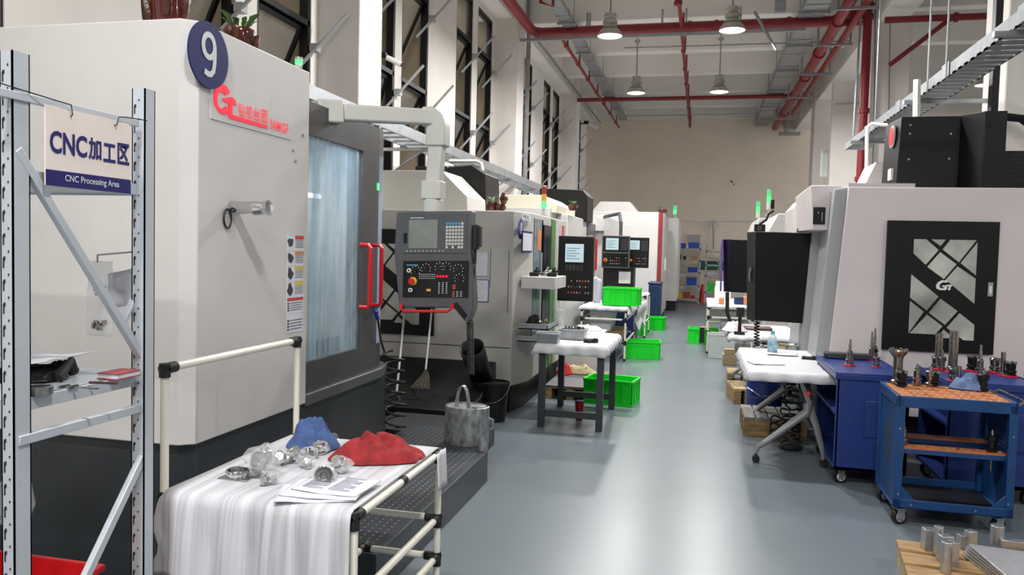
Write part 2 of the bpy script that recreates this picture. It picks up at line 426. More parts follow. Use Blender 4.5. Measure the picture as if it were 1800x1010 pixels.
tag(B().tube([(pp.x, pp.y, 6.2), (pp.x, pp.y, 5.75)], .05, 8).cyl((pp.x-.1, pp.y, 5.95), (pp.x-.1, pp.y, 6.2), .025, n=8).cyl((pp.x, pp.y, 5.72), (pp.x, pp.y, 5.78), .07, n=8).build('sprinkler_stub', 'redpipe'), 'short red pipe stub hanging at the top edge of the ceiling view', 'sprinkler')
pp = P(960, 14, Z=5.8)
tag(B().tube([(pp.x-.12, pp.y, 6.25), (pp.x-.1, pp.y, 5.9), (pp.x+.12, pp.y, 5.82), (pp.x+.12, pp.y, 6.25)], .03, 8).build('sprinkler_loop', 'redpipe'), 'small red pipe loop hanging from the ceiling near the left wall', 'pipe')
# big red pipes of the right side
b = B().tube([(2.24, 12.2, 5.85), (2.22, 27.4, 5.85)], .098, 14)
for y in (13, 15.2, 17.5, 19.8, 22, 24.5): b.cyl((2.23, y, 5.85), (2.23, y+.12, 5.85), .125, n=14)
tag(b.build('fire_main', 'redpipe'), 'thickest red fire pipe running away above the right column row', 'pipe')
tag(B().tube([(2.48, 13, 5.78), (2.46, 24.4, 5.78)], .06, 10).build('fire_pipe', 'redpipe'), 'red pipe running close beside the thickest fire pipe', 'pipe')
for y in (13.9, 16.2, 18.7, 21.4, 24.6):
    b = B(); b.box(2.0, y, 5.66, 2.66, y+.05, 5.7); b.box(2.02, y, 5.7, 2.05, y+.05, CZ); b.box(2.6, y, 5.7, 2.63, y+.05, CZ)
    tag(b.build('pipe_bracket', 'galv'), 'grey trapeze bracket carrying the red fire pipes on the right', 'bracket', 'brackets of the red fire pipes')
rp = [(2.3, 15.6, 5.95), (2.76, 15.25, 5.95), (2.86, 15.2, 5.9), (2.86, 15.2, 5.7), (2.86, 15.2, .0)]
b = B().tube([(2.3, 15.2, 5.95), (2.76, 15.2, 5.95)], .07, 12); b.tube([(2.72, 15.2, 6.2), (2.72, 15.2, 0.02)], .075, 12)
for z in (6.05, 5.85, 4.2, 3.0): b.cyl((2.72, 15.2, z), (2.72, 15.2, z+.08), .1, n=12)
tag(b.build('fire_riser', 'redpipe'), 'upright red pipe standing against the white column on the right', 'pipe')
q0 = P(1590, 34, Y=14.5); q1 = P(1790, 25, Y=14.5)
b = B().tube([(q0.x-.3, 14.5, q0.z), (q1.x+2, 14.5, q0.z)], .055, 10); b.tube([(q0.x-.2, 14.5, q0.z-.75), (q0.x+.7, 14.5, q0.z-.02)], .04, 8)
for x in (q0.x+.75, q0.x+1.45, q0.x+1.95): b.cyl((x, 14.5, q0.z), (x+.06, 14.5, q0.z), .08, n=10)
tag(b.build('side_bay_pipe', 'redpipe'), 'red pipe with a slanting branch in the side bay behind the columns', 'pipe')
def duct(x0, x1, y0, y1, z0, z1, label, name='cable_duct'):
    b = B().box(x0, y0, z0, x1, y1, z1)
    y = y0+.6
    while y < y1: b.box(x0-.012, y, z0-.012, x1+.012, y+.04, z1+.012); y += 1.15
    t = thing(name, label, 'cable tray', ((x0+x1)/2, y0, z0)); b.build('duct', 'galv', t)
    y = y0+1
    while y < y1:
        hb = B().cyl((x0-.03, y, z0-.02), (x0-.03, y, CZ), .008, n=6); hb.cyl((x1+.03, y, z0-.02), (x1+.03, y, CZ), .008, n=6); hb.box(x0-.06, y-.02, z0-.045, x1+.06, y+.02, z0-.012); y += 2.3
        hb.build('hanger_rod', 'galv', t)
duct(1.6, 2.02, 9.5, 27.9, 6.0, 6.14, 'wide grey cable duct hanging below the ceiling on the right')
duct(-2.78, -2.55, 9.5, 26.5, 6.0, 6.1, 'narrow grey cable duct hanging below the ceiling near the windows')
p = P(1400, 232, Y=27.6)
tag(B().box(p.x-.55, 27.3, 5.62, p.x+.1, 27.7, 5.7).box(p.x-.4, 27.4, 5.7, p.x-.36, 27.5, 6.9).tube([(p.x-.9, 27.4, 6.8), (p.x-.3, 27.4, 5.7)], .03, 6).build('duct_end_bracket', 'galv'), 'grey bracket under the far end of the wide cable duct', 'bracket')
# slanting struts near right duct
tag(B().tube([P(1326, 20, Y=13.6), P(1364, 88, Y=13.6)], .025, 6).box(P(1364, 88, Y=13.6).x-.05, 13.5, 5.55, P(1364, 88, Y=13.6).x+.12, 13.6, 6.9).build('strut_bracket', 'galv'), 'slanting grey strut meeting an upright bar beside the wide duct', 'bracket')
# conduits
def conduit(pts, label, r=.02, m='galv'):
    tag(B().tube(pts, r, 6).build('conduit', m), label, 'conduit')
conduit([(-3.55, 8.4, 6.1), (-3.55, 27.5, 6.1)], 'grey conduit running along the top of the window wall', .03)
conduit([(-3.56, 15.85, 0.3), (-3.56, 15.85, 6.7)], 'grey conduit standing on the corner of the big left pillar', .05, 'galv')
conduit([P(1128, 83, Z=6.2)+V((-.4, 0, 0)), P(1500, 72, Z=6.2)], 'thin grey conduit joining the tops of the two far lamps', .015)
conduit([(-3, 26.2, 6.1), (2, 26.2, 6.1)], 'thin conduit crossing under the ceiling close to the far wall', .015)
for px, lb in ((652, 'left one of two thin conduits down the bright wall by the camera'), (661, 'right one of two thin conduits down the bright wall by the camera')):
    q = P(px, 150, X=-4.08); conduit([(-4.07, q.y, 0), (-4.07, q.y, 6.1)], lb, .016, 'plasticgrey')
conduit([(3.0, 20.3, 5.3), (7.5, 20.3, 5.3)], 'thin conduit across the side bay wall', .015)
conduit([V((P(1512, 120, Y=14.8).x, 14.8, CZ)), P(1512, 45, Y=14.8), P(1500, 240, Y=14.8)], 'thin grey conduit down beside the red riser', .018)
for px, lb in ((1539, 'left thin cable hanging down the white column'), (1565, 'right thin cable hanging down the white column')):
    a = P(px, 0, Y=15.3); c_ = P(px-3, 240, Y=15.3); conduit([a+V((0, 0, .6)), a, c_, c_-V((0, 0, 2))], lb, .006, 'rubber')
# ladder tray along the windows, with brackets
t = thing('ladder_tray', 'long grey ladder tray with brackets along the window wall above the machines', 'cable tray', (-3.45, 4.5, 2.9))
b = B().box(-3.62, 4.5, 2.86, -3.59, 21, 2.98).box(-3.3, 4.5, 2.86, -3.27, 21, 2.98)
y = 4.7
while y < 21: b.box(-3.6, y, 2.87, -3.28, y+.04, 2.89); y += .32
b.build('rail', 'galv', t)
for y in (7.6, 9.3, 11.4, 13.5, 15.6, 17.6):
    B().box(-4.1, y, 2.82, -3.25, y+.04, 2.86).cyl((-4.08, y+.02, 2.35), (-3.4, y+.02, 2.83), .018, n=6).build('bracket', 'galv', t)
# big open tray of the right side
t = thing('cable_channel', 'long galvanised cable channel hanging across the columns at right', 'cable tray', (2.3, 3, 3.2))
b = B(); x0, x1 = 2.12, 2.42; z = P(1478, 270, X=2.12).z
b.box(x0, 2.5, z, x0+.015, 13.2, z+.11).box(x1-.015, 2.5, z, x1, 13.2, z+.11)
yy = 2.6
while yy < 13.1: b.box(x0, yy, z, x1, yy+.1, z+.012); yy += .16
for y in (4.3, 6.1, 7.9, 9.7, 11.5): b.box(x0-.008, y, z, x0, y+.22, z+.13)
b.build('channel', 'galvdark', t)
for y in (6.4, 9.0, 12.0):
    B().box(x0-.12, y, z-.05, x1+.5, y+.05, z-.01).build('support_arm', 'galv', t)
for y in (7.9, 8.5, 10.9): B().cyl((x0-.03, y, z-.02), (x0-.03, y, CZ), .009, n=6).build('hanger_rod', 'galv', t)
q = P(1752, 100, Y=8.3)
tag(B().box(q.x-.04, 8.25, 1.6, q.x+.02, 8.35, 6.9).build('steel_post', 'black'), 'black square post rising beside the nearest right column', 'post')
def bent(pxs, Y, r, label, m='whitepvc'):
    tag(B().tube([P(a, b_, Y=Y) for a, b_ in pxs], r, 8).build('conduit', m), label, 'conduit')
bent([(1523, 305), (1524, 240), (1525, 224), (1532, 217), (1560, 220)], 9.3, .02, 'white bent conduit rising from the right machine roof by the red riser')
bent([(1609, 330), (1612, 140)], 8.6, .035, 'short thick white conduit dropping from the cable channel')
bent([(790, 283), (838, 283), (846, 287), (848, 296), (848, 312)], 9.5, .022, 'white bent pipe over the black head of the second left machine')
# security cameras
def cctv(q, d, label, s=1, av=None):
    av = V(av) if av else V((-.5*s, 0, 0))
    t = thing('security_camera', label, 'camera', q)
    B().tube([q+av, q+V((-.05*s, 0, .02))], .02*s, 8).cyl(q+av*.99, q+av*.93, .06*s, n=12).build('arm', 'black', t)
    B().cb(q+V((-.08*s, 0, .05*s)), (.14*s, .1*s, .09*s)).build('junction_box', 'black', t)
    d = V(d).normalized()
    o = B().cyl(q, q+d*.34*s, .055*s, n=16).build('camera_body', 'camwhite', t)
    B().cyl(q+d*.34*s, q+d*.35*s, .046*s, n=16).build('lens', 'blackgloss', o)
cctv(P(680, 101, Y=9.5), (.75, .1, -.35), 'white bullet security camera on an arm beside the second window', .62)
cctv(P(1035, 218, Y=24.0), (.7, .2, -.3), 'small far white security camera high at the end of the window wall', 1.0, (-4.12-P(1035, 218, Y=24.0).x, 0, 0))
cctv(P(1288, 320, Y=27.9), (.1, -.5, -.3), 'tiny dark camera on the middle of the far wall', .5, (0, .12, 0))
# ------------------------------------------------------------------ control panels shared by the machines
def screen_ui(b, o, ux, uz, w_, h_, m):
    for i in range(5):
        p = V(o)+V(ux)*w_*.08+V(uz)*h_*(.18+.14*i)
        q = V(ux)*w_*(.5 if i % 2 else .7); r = V(uz)*h_*.035
        n_ = V(ux).cross(V(uz))*.001; p = p+n_
        b.add([p, p+q, p+q+r, p+r], [(0, 1, 2, 3)], m)
def hmi(t, o, ux, w_, h_, body='black', scr=(.1, .52, .5, .9), on=True, keys=(.66, .55, .95, .88), knobs=True, dep=.12):
    "operator box: o = lower left corner of its face, ux = unit vector along the face"
    ux = V(ux).normalized(); uz = V((0, 0, 1)); n_ = ux.cross(uz); o = V(o)
    def q(u, v_, d=0): return o+ux*(u*w_)+uz*(v_*h_)+n_*d
    def slab(b, u0, v0, u1, v1, d0, d1, m=0):
        b.hexa([q(u0, v0, d0), q(u1, v0, d0), q(u1, v0, d1), q(u0, v0, d1), q(u0, v1, d0), q(u1, v1, d0), q(u1, v1, d1), q(u0, v1, d1)], m)
    bd = B(); slab(bd, 0, 0, 1, 1, -dep, 0); box = bd.build('control_box', body, t, bev=.008)
    f = B(); slab(f, .04, .5, .96, .96, 0, .004); slab(f, .04, .04, .96, .45, 0, .004); f.build('face_plate', 'blackgloss', t)
    s_ = B(); slab(s_, scr[0], scr[1], scr[2], scr[3], .004, .007)
    if on: screen_ui(s_, q(scr[0], scr[1], .007), ux, uz, (scr[2]-scr[0])*w_, (scr[3]-scr[1])*h_, 1)
    s_.build('screen', ['screen_on' if on else 'screen_off', 'screen_line'], t)
    kb = B()
    for i in range(5):
        for j in range(5):
            u = keys[0]+(keys[2]-keys[0])*(i+.15)/5; v_ = keys[1]+(keys[3]-keys[1])*(j+.15)/5
            slab(kb, u, v_, u+(keys[2]-keys[0])*.7/5, v_+(keys[3]-keys[1])*.7/5, .004, .008)
    kb.build('keypad', 'keydark', t)
    if knobs:
        sb = B()
        rr = random.Random(int(w_*1000))
        for i in range(8):
            for j in range(3):
                if rr.random() < .8:
                    u = .3+.08*i; v_ = .12+.09*j; slab(sb, u, v_, u+.032, v_+.026, .004, .008, rr.choice([0, 3, 3, 0, 1, 2]))
        sb.build('switch_row', ['plasticgrey', 'label_orange', 'label_red', 'keydark'], t)
        c = q(.14, .24, .004); e = B().cyl(c, c+n_*.01, .03*w_/.45, n=16, m=1).cyl(c+n_*.01, c+n_*.035, .02*w_/.45, n=16, m=0)
        e.build('emergency_stop', ['redhandle', 'yellow'], t)
    return box
def stack_light(q, h, label, cols, r=.03):
    t = thing('signal_tower', label, 'signal light', q)
    z = .12 if h > .03 else .04
    B().cyl(q, q+V((0, 0, z*.4)), r*1.3, n=12).cyl(q+V((0, 0, z*.4)), q+V((0, 0, z)), r*.5, n=10).build('base', 'lampshade', t)
    for c in cols:
        B().cyl(q+V((0, 0, z)), q+V((0, 0, z+h)), r, n=14).build('lamp_segment', c, t); z += h
    B().cyl(q+V((0, 0, z)), q+V((0, 0, z+.015)), r*1.05, n=14).build('cap', 'lampshade', t)
    return t

# ------------------------------------------------------------------ machine 9 (left foreground)
X1 = -2.2
m1 = thing('machining_center', 'nearest white machine on the left wearing number 9 and a red lit logo', 'machine', (-3, 4.2, 0))
zt, zb = 2.6, .7
b = B().prism([(-3.95, 3.07), (X1-.06, 3.07), (X1, 3.12), (X1, 4.14), (X1-.1, 4.14), (X1-.1, 5.2), (-3.95, 5.4)], 'z', zb, zt-.0)
b.v = [V((p.x, p.y, min(p.z, zt) if p.y < 4.2 or p.z < 1 else 2.42)) for p in b.v]
b = B().prism([(-3.95, 3.07), (X1-.06, 3.07), (X1, 3.12), (X1, 4.14), (-3.95, 4.14)], 'z', zb, zt)
b.build('side_housing', 'mwhite', m1, bev=.006)
B().box(-3.95, 4.14, .75, -3.3, 5.35, 2.4).build('rear_housing', 'mgrey', m1)
b = B().prism([(-3.95, 3.1), (X1-.08, 3.1), (X1-.02, 3.15), (X1-.02, 4.2), (X1-.02, 5.35), (X1-.08, 5.55), (X1-.3, 5.66), (-3.95, 5.66)], 'z', 0, zb)
b.build('base', 'dark', m1, bev=.004)
def ring(inset, n=8):
    r = .35; x = X1-.03-inset; y1 = 5.57-inset
    return [(x, 4.14)]+[(x-r+r*cos(a), y1-r+r*sin(a)) for a in [pi/2*i/n for i in range(n+1)]]
def curved(z0, z1, i0=0, i1=99, inset=0, th=.05):
    o_ = ring(inset)[i0:i1]; n_ = ring(inset+th)[i0:i1]
    return o_+n_[::-1]
# door: two leaves of dark frame around the streaky window
dr = B(); x = X1-.03; d2 = x-.05
dr.box(d2, 4.14, 2.26, x, 5.22, 2.45).box(d2, 4.14, .75, x, 5.22, .93).box(d2, 4.95, .93, x, 5.22, 2.26)
dr.prism(curved(.75, 2.45, 1), 'z', .75, .93).prism(curved(0, 0, 1), 'z', 2.26, 2.45)
arc = ring(0)[1:]; arcn = ring(.05)[1:]
dr.prism([arc[4], arc[5], arc[6], arc[7], arc[8], arcn[8], arcn[7], arcn[6], arcn[5], arcn[4]], 'z', .93, 2.26)
dr.box(x-.6, 5.52, .75, x-.34, 5.57, 2.45)
door = dr.build('door', 'door_dark', m1, ang=25)
B().prism([arc[0], arc[1], arc[2], arc[3], arc[4], arcn[4], arcn[3], arcn[2], arcn[1], arcn[0]], 'z', .93, 2.26).build('corner_window', 'cornerglass', door)
B().box(x-.03, 4.14, .93, x-.02, 4.95, 2.26).build('door_window', 'coolantglass', door)
for y in (4.925, 5.115):
    B().tube([(x, y, 1.21), (x+.06, y, 1.21), (x+.075, y, 1.23), (x+.075, y, 1.61), (x+.06, y, 1.63), (x, y, 1.63)], .014, 10).build('handle', 'redhandle', door)
q = P(664, 328, X=x); B().cb((x+.003, q.y, q.z), (.006, .03, .05)).build('status_light', 'greenlamp', door)
# interior: pale chamber with its work light, spindle head, table
ch = B().box(-3.3, 4.16, .72, -3.26, 5.36, 2.42).box(-3.3, 4.15, .72, x-.12, 4.17, 2.42).box(-3.3, 5.34, .72, x-.3, 5.36, 2.42).box(-3.3, 4.15, .7, x-.06, 5.36, .74).box(-3.3, 4.15, 2.4, x-.06, 5.36, 2.43)
ch.build('work_chamber', 'mgrey', m1)
B().box(-3.1, 4.55, 1.6, -2.8, 4.95, 2.4).cyl((-2.95, 4.75, 1.35), (-2.95, 4.75, 1.6), .08).build('spindle_head', 'mgrey', m1)
B().box(-3.15, 4.25, .85, -2.5, 5.2, .98).build('work_table', 'steel', m1)
B().cyl((-2.55, 4.3, 1.95), (-2.55, 4.95, 1.95), .016, n=8).build('work_light', 'worklight', m1)
l = bpy.data.lights.new('work_light', 'AREA'); l.shape = 'RECTANGLE'; l.size = .9; l.size_y = .15; l.energy = 34; l.color = (.85, .93, 1)
o = bpy.data.objects.new('work_light', l); COL.objects.link(o); o.location = (-2.7, 4.75, 2.35)
# ledge under the door with rounded far corner
B().prism([(x+.03, 4.14), (x+.03, 5.25), (x-.01, 5.45), (x-.1, 5.58), (x-.3, 5.65), (x-.3, 4.14)], 'z', .68, .75).build('door_sill', 'panel', m1, bev=.006)
# writing and stickers
S_ = X1+.004
def PX(u, v_, x=S_): return P(u, v_, X=x)
lg = [(330, 255), (395, 205), (370, 150), (330, 95), (280, 75), (220, 95), (170, 150), (145, 230), (140, 320), (155, 400), (190, 470), (235, 525), (290, 555), (355, 550), (355, 440), (315, 430), (285, 465), (240, 465), (205, 410), (190, 330), (195, 250), (225, 200), (260, 190), (295, 210)]
tg = [(285, 300), (400, 280), (445, 290), (480, 330), (505, 410), (440, 405), (435, 565), (1000, 735), (1000, 785), (400, 620), (375, 590), (375, 385), (345, 365), (285, 330)]
pg = [(95, 40), (340, 30), (1055, 275), (1065, 520), (1410, 625), (1405, 975), (95, 625)]
f = lambda u, v_: (360+u/9.183, 140+v_/9.183)
def plate(poly, x0, x1):
    return [(P(*f(u, v_), X=x0).y, P(*f(u, v_), X=x0).z) for u, v_ in poly]
b = B().prism(plate(pg, S_, 0), 'x', X1, X1+.004)
pl = b.build('logo_plate', 'mwhite', m1)
b = B().prism(plate(lg, S_, 0), 'x', X1+.004, X1+.009); b.prism(plate(tg, S_, 0), 'x', X1+.004, X1+.009)
b.build('logo', 'redglow', pl)
b = B()
for i, c in enumerate('钻视台团'):
    a0 = P(*f(535+i*122, 580+i*33), X=S_+.002); a1 = P(*f(535+i*122+105, 580+i*33+28), X=S_+.002); top = P(*f(535+i*122, 365+i*33), X=S_+.002)
    b.text(c, a0, (0, 1, 0), (0, 0, 1), width=a1.y-a0.y, height=top.z-a0.z, bold=.012, dep=.003)
a0 = P(*f(1050, 790), X=S_+.002); a1 = P(*f(1345, 865), X=S_+.002); top = P(*f(1050, 625), X=S_+.002)
b.text('SAMIGF', a0, (0, 1, 0), (0, 0, 1), width=a1.y-a0.y, height=top.z-a0.z, bold=.012, dep=.003)
b.build('logo_writing', 'redpale', pl)
c = P(368, 97, X=X1+.02); r = .147
d_ = B().cyl((X1+.012, c.y, c.z), (X1+.02, c.y, c.z), r, n=48).build('number_plate', 'navy', m1); d_['label'] = 'round blue plate with a white 9'
B().ribbon([(c.y-.004+.042*cos(a), c.z+.04+.05*sin(a)) for a in [2*pi*i/28 for i in range(29)]], .026, x=X1+.0215).ribbon([(c.y+.038, c.z+.05), (c.y+.04, c.z+.02), (c.y+.038, c.z-.03), (c.y+.03, c.z-.065), (c.y+.012, c.z-.083), (c.y-.01, c.z-.085), (c.y-.036, c.z-.076)], .026, x=X1+.0216).build('numeral', 'plate9', d_)
# warning stickers
st = B(); y0 = P(505, 500, X=S_).y; y1 = P(534, 500, X=S_).y
zs = [P(505, v_, X=S_).z for v_ in (412, 440, 467, 494, 523, 551, 586)]
cols = ['label_red', 'label_orange', 'label_yellow', 'label_yellow', 'label_red', 'paper']
st.box(X1, y0, zs[-1], X1+.002, y1, zs[0], 0)
mid = y0+(y1-y0)*.45
for i in range(6):
    z0, z1 = zs[i+1]+.004, zs[i]-.004; hh = z1-z0
    st.box(X1+.002, y0+.003, z1+.001, X1+.0025, y1-.003, z1+.003, 5)
    if i < 4:
        st.box(X1+.002, mid, z1-.25*hh, X1+.003, y1-.004, z1, 1+min(i, 2)); 
        for k_ in range(5): st.box(X1+.002, mid+.004, z1-hh*(.35+.12*k_), X1+.003, y1-.008, z1-hh*(.32+.12*k_), 4)
        st.prism([(mid-.05+.03*cos(a)*(1+.3*sin(3*a+i)), (z0+z1)/2+.03*sin(a)*(1+.3*cos(2*a+i))) for a in [pi*2*j/9 for j in range(9)]], 'x', X1+.002, X1+.003, 4)
    else:
        if i == 4: st.box(X1+.002, y0+.004, z1-.2*hh, X1+.003, y1-.004, z1, 1)
        for k_ in range(4): st.box(X1+.002, y0+.04, z1-hh*(.38+.16*k_), X1+.003, y1-.01-.01*(k_ % 2), z1-hh*(.34+.16*k_), 4); st.box(X1+.002, y0+.008, z1-hh*(.42+.16*k_), X1+.003, y0+.028, z1-hh*(.33+.16*k_), 4)
st.build('warning_sticker', ['paper', 'label_red', 'label_orange', 'label_yellow', 'keydark', 'ink'], m1)
# wrapped handle and ring
q = P(407, 364, X=X1)
b = B().lathe([(0, 0), (.03, 0), (.034, .03), (.03, .09), (.037, .13), (.03, .17), (.036, .2), (.02, .215), (0, .215)], q, 12, ax='x')
for i, v_ in enumerate(b.v): b.v[i] = v_+V((0, nz(v_.x*40, v_.y*40, v_.z*40)*.009, nz(v_.z*50, v_.x*60, 3)*.009))
b.build('wrapped_handle', 'chrome', m1, ang=15)
q2 = P(400, 384, X=X1+.01)
B().tube([q2+V((0, .03*cos(a), .045*sin(a))) for a in [2*pi*i/20 for i in range(21)]], .005, 6, cap=False).build('rubber_ring', 'rubber', m1)
for u, v_ in ((532, 238), (519, 283), (515, 264)): q = P(u, v_, X=X1); B().cyl(q, q+V((.006, 0, 0)), .008, n=8).build('screw', 'steel', m1)
# swing arm and hanging control panel
ay = 5.0
e0 = P(566, 187, Y=4.55); arm = B()
pts = [(-2.72, 4.45, 2.55), (-1.93, 4.98, 2.53)]
def sqbeam(b, a, c, wd, ht, m=0):
    a = V(a); c = V(c); d = (c-a).normalized(); s_ = d.cross(V((0, 0, 1)))
    if s_.length < .1: s_ = V((1, 0, 0))
    s_.normalize(); u_ = s_.cross(d)
    b.hexa([p+s_*i*wd/2+u_*j*ht/2 for p, i, j in ((a, -1, -1), (a, 1, -1), (c, 1, -1), (c, -1, -1), (a, -1, 1), (a, 1, 1), (c, 1, 1), (c, -1, 1))], m)
pl0 = P(600, 198, Y=4.55); pe = P(768, 207, Y=ay)
A0 = V((pl0.x, 4.55, pl0.z)); A1 = V((pe.x, ay, pe.z))
ab = B(); sqbeam(ab, A0, A1, .09, .1); sqbeam(ab, A0-(A1-A0).normalized()*.16, A0, .12, .14)
top = V((P(771, 192, Y=ay).x, ay, pe.z+.02)); bot = P(762, 345, Y=ay)
sqbeam(ab, V((top.x, ay, top.z-.12)), V((bot.x, ay, bot.z)), .1, .1)
ab.build('swing_arm', 'armgrey', m1, bev=.012)
el = B(); R_ = .13; cx, cz = top.x-.055, pe.z-.1
pf = [(cx-.04, pe.z-.065), (cx-.04, pe.z+.065)]+[(cx+.0+.12*sin(a), pe.z-.06+.125*cos(a)) for a in [pi/2*i/6 for i in range(7)]]+[(cx+.12, pe.z-.19), (cx-.01, pe.z-.19), (cx-.01, pe.z-.065)]
el.prism(pf, 'y', ay-.065, ay+.065); el.build('arm_elbow', 'armgrey', m1, bev=.01)
B().box(bot.x-.065, ay-.065, bot.z-.02, bot.x+.065, ay+.065, bot.z+.1).cyl((bot.x, ay, bot.z-.12), (bot.x, ay, bot.z-.02), .07, n=20).build('arm_flange', 'armgrey', m1, bev=.006)
# the panel (two tiers), its face slightly turned to the aisle
ux = V((1, .05, 0)).normalized(); uz = V((0, 0, 1)); nn = ux.cross(uz)
O = P(698, 372, Y=ay-.1)
kx = (P(838, 380, Y=ay-.1)-O).x/ (838-698)   # metres per photo pixel at the panel
def Q(px, py, d=0):
    "photo-pixel offsets read off the panel face, turned into metres on that face"
    t = V((0, 0, 0)); u = (px-698)*kx; v_ = -(py-372-(px-698)*.03)*kx
    return O+ux*u+uz*v_+nn*d
ov = [(697, 372), (827, 372), (827, 440), (834, 520), (834, 535), (826, 556), (820, 556), (800, 534), (706, 534), (703, 520), (694, 440)]
bp = [Q(a, c_) for a, c_ in ov]; bk = [p-nn*.13 for p in bp]; n_ = len(bp)
b = B().add(bp+bk, [tuple(range(n_)), tuple(range(2*n_-1, n_-1, -1))]+[(i, n_+i, n_+(i+1) % n_, (i+1) % n_) for i in range(n_)])
cp = b.build('control_panel', 'panel', m1, bev=.008)
def face(b, x0, y0, x1, y1, d0, d1, m=0):
    b.hexa([Q(x0, y1, d0), Q(x1, y1, d0), Q(x1, y1, d1), Q(x0, y1, d1), Q(x0, y0, d0), Q(x1, y0, d0), Q(x1, y0, d1), Q(x0, y0, d1)], m)
b = B(); face(b, 709, 379, 820, 442, 0, .006, 0); face(b, 711, 455, 825, 516, 0, .006, 1); face(b, 711, 408, 717, 425, .006, .009, 1)
face(b, 722, 382, 745, 383.5, .006, .007, 2)
b.build('face_plate', ['panel', 'blackgloss', 'key'], cp)
b = B(); face(b, 720, 386, 770, 434, .006, .01); b.build('screen', 'screen_off', cp)
b = B()
for i in range(6):
    for j in range(8):
        x0, y0_ = 784.5+5.2*i, 391+5.6*j; w_ = 4
        if j == 7 and i in (1, 3): continue
        face(b, x0, y0_, x0+w_, y0_+4.2, .006, .011, 1 if j == 0 and i < 5 else 0)
for i in range(10): face(b, 716+7*i, 437.5, 719+7*i, 439, .006, .008, 0)
b.build('keypad', ['key', 'keyblue'], cp)
SW = ['whitepvc', 'rubber', 'ink', 'redglow', 'amber', 'label_red', 'label_orange', 'keyblue']
for (x0, y0_) in ((722, 471), (725, 504)):
    c_ = Q(x0, y0_, .006); B().cyl(c_, c_+nn*.012, .014, n=16, m=0).cyl(c_+nn*.012, c_+nn*.014, .007, n=10, m=1).build('push_button', SW, cp)
for i in range(4): c_ = Q(771.5+5.3*i, 481, .006); B().cyl(c_, c_+nn*.008, .008, n=12, m=3).build('lit_button', SW, cp)
for (x0, y0_) in ((733, 472), (751, 468), (775, 466), (786, 466), (807, 469), (809, 485)):
    c_ = Q(x0, y0_, .006); kn = B().cyl(c_, c_+nn*.02, .010, n=14, m=1).build('rotary_knob', SW, cp); b = B()
    for k_ in range(7):
        a = pi*(-.15+1.3*k_/6); face(b, x0+8*cos(a)-.6, y0_-8*sin(a)-.6, x0+8*cos(a)+.6, y0_-8*sin(a)+.6, .006, .007, 0)
    b.build('knob_scale', SW, kn)
b = B(); face(b, 753, 502, 760, 506, .006, .011, 4); b.build('lit_button', SW, cp)
b = B(); face(b, 798, 495, 803, 498, .006, .01, 5); face(b, 798, 499, 803, 502, .006, .01, 5)
for i in range(3):
    for j in range(6): face(b, 773+6.5*i, 491+3.4*j, 776+6.5*i, 492.6+3.4*j, .006, .007, 2)
    for j in range(4): face(b, 798+6.5*i, 506+2.6*j, 801.5+6.5*i, 507.2+2.6*j, .006, .008, 2 if i else 6)
for i in range(8):
    for j in range(3): face(b, 739+3.7*i, 477+3.4*j, 741.4+3.7*i, 478.2+3.4*j, .006, .007, 2)
face(b, 717, 461, 737, 463, .006, .007, 7)
b.build('panel_print', SW, cp)['kind'] = 'stuff'
c_ = Q(729, 489, .006)
B().cyl(c_, c_+nn*.008, .027, n=24, m=1).cyl(c_+nn*.008, c_+nn*.03, .014, n=16).cyl(c_+nn*.03, c_+nn*.045, .02, n=20).build('emergency_stop', ['redhandle', 'yellow'], cp)
B().tube([Q(711, 528, .0), Q(711, 533, .04), Q(716, 539, .05), Q(793, 539, .05), Q(799, 534, .04), Q(800, 527, 0)], .01, 10).build('handle', 'redhandle', cp)
b = B(); p4 = [Q(800, 526, .002), Q(806, 524, .002), Q(824, 545, .002), Q(818, 552, .002)]; b.add(p4+[p+nn*.012 for p in p4], [(0, 1, 2, 3), (7, 6, 5, 4), (0, 4, 5, 1), (1, 5, 6, 2), (2, 6, 7, 3), (3, 7, 4, 0)])
b.build('socket_cover', 'blackgloss', cp)
b = B(); face(b, 829, 395, 836, 436, -.1, -.02); face(b, 836, 398, 841, 432, -.09, -.03); face(b, 829, 436, 833, 460, -.08, -.05)
b.tube([Q(832, 460, -.06), Q(831, 475, -.06), Q(829, 510, -.06)], .005, 6)
b.build('handwheel_pendant', 'rubber', cp, bev=.006)
# coiled cables: one hanging from the panel, one hanging at the machine corner
def coil(a, c, r, n, wire, sag=0, phase=0):
    a = V(a); c = V(c); pts = []
    d = (c-a); u = d.normalized().orthogonal(); w_ = d.normalized().cross(u)
    N = n*12
    for i in range(N+1):
        t_ = i/N; rr = r*(1 if 3 < i < N-3 else .2); an = 2*pi*n*t_+phase
        pts.append(a+d*t_+(u*cos(an)+w_*sin(an))*rr+V((0, 0, -sag*sin(pi*t_))))
    return B().tube(pts, wire, 6)
a = Q(825, 556, -.06); c2 = V((a.x-.0, a.y+.05, .78))
coil(a, c2, .015, 30, .0042).build('coiled_cable', 'rubber', m1)
q0 = P(672, 560, X=X1+.03); 
b = B().tube([P(662, 535, X=X1-.02), P(664, 560, X=X1+.0), P(670, 600, X=X1+.01), P(676, 618, Y=5.5)], .008, 6)
pts = []
for i in range(0, 7*14+1):
    t_ = i/98; cy = 5.52; z_ = P(700, 618, Y=cy).z*(1-t_)+.25*t_; x_ = P(692, 618, Y=cy).x
    an = 2*pi*7*t_+2; pts.append((x_+.075*cos(an)+.03*t_, cy+.07*sin(an), z_))
b.tube(pts, .0095, 6); b.build('coiled_air_hose', 'rubber', m1)
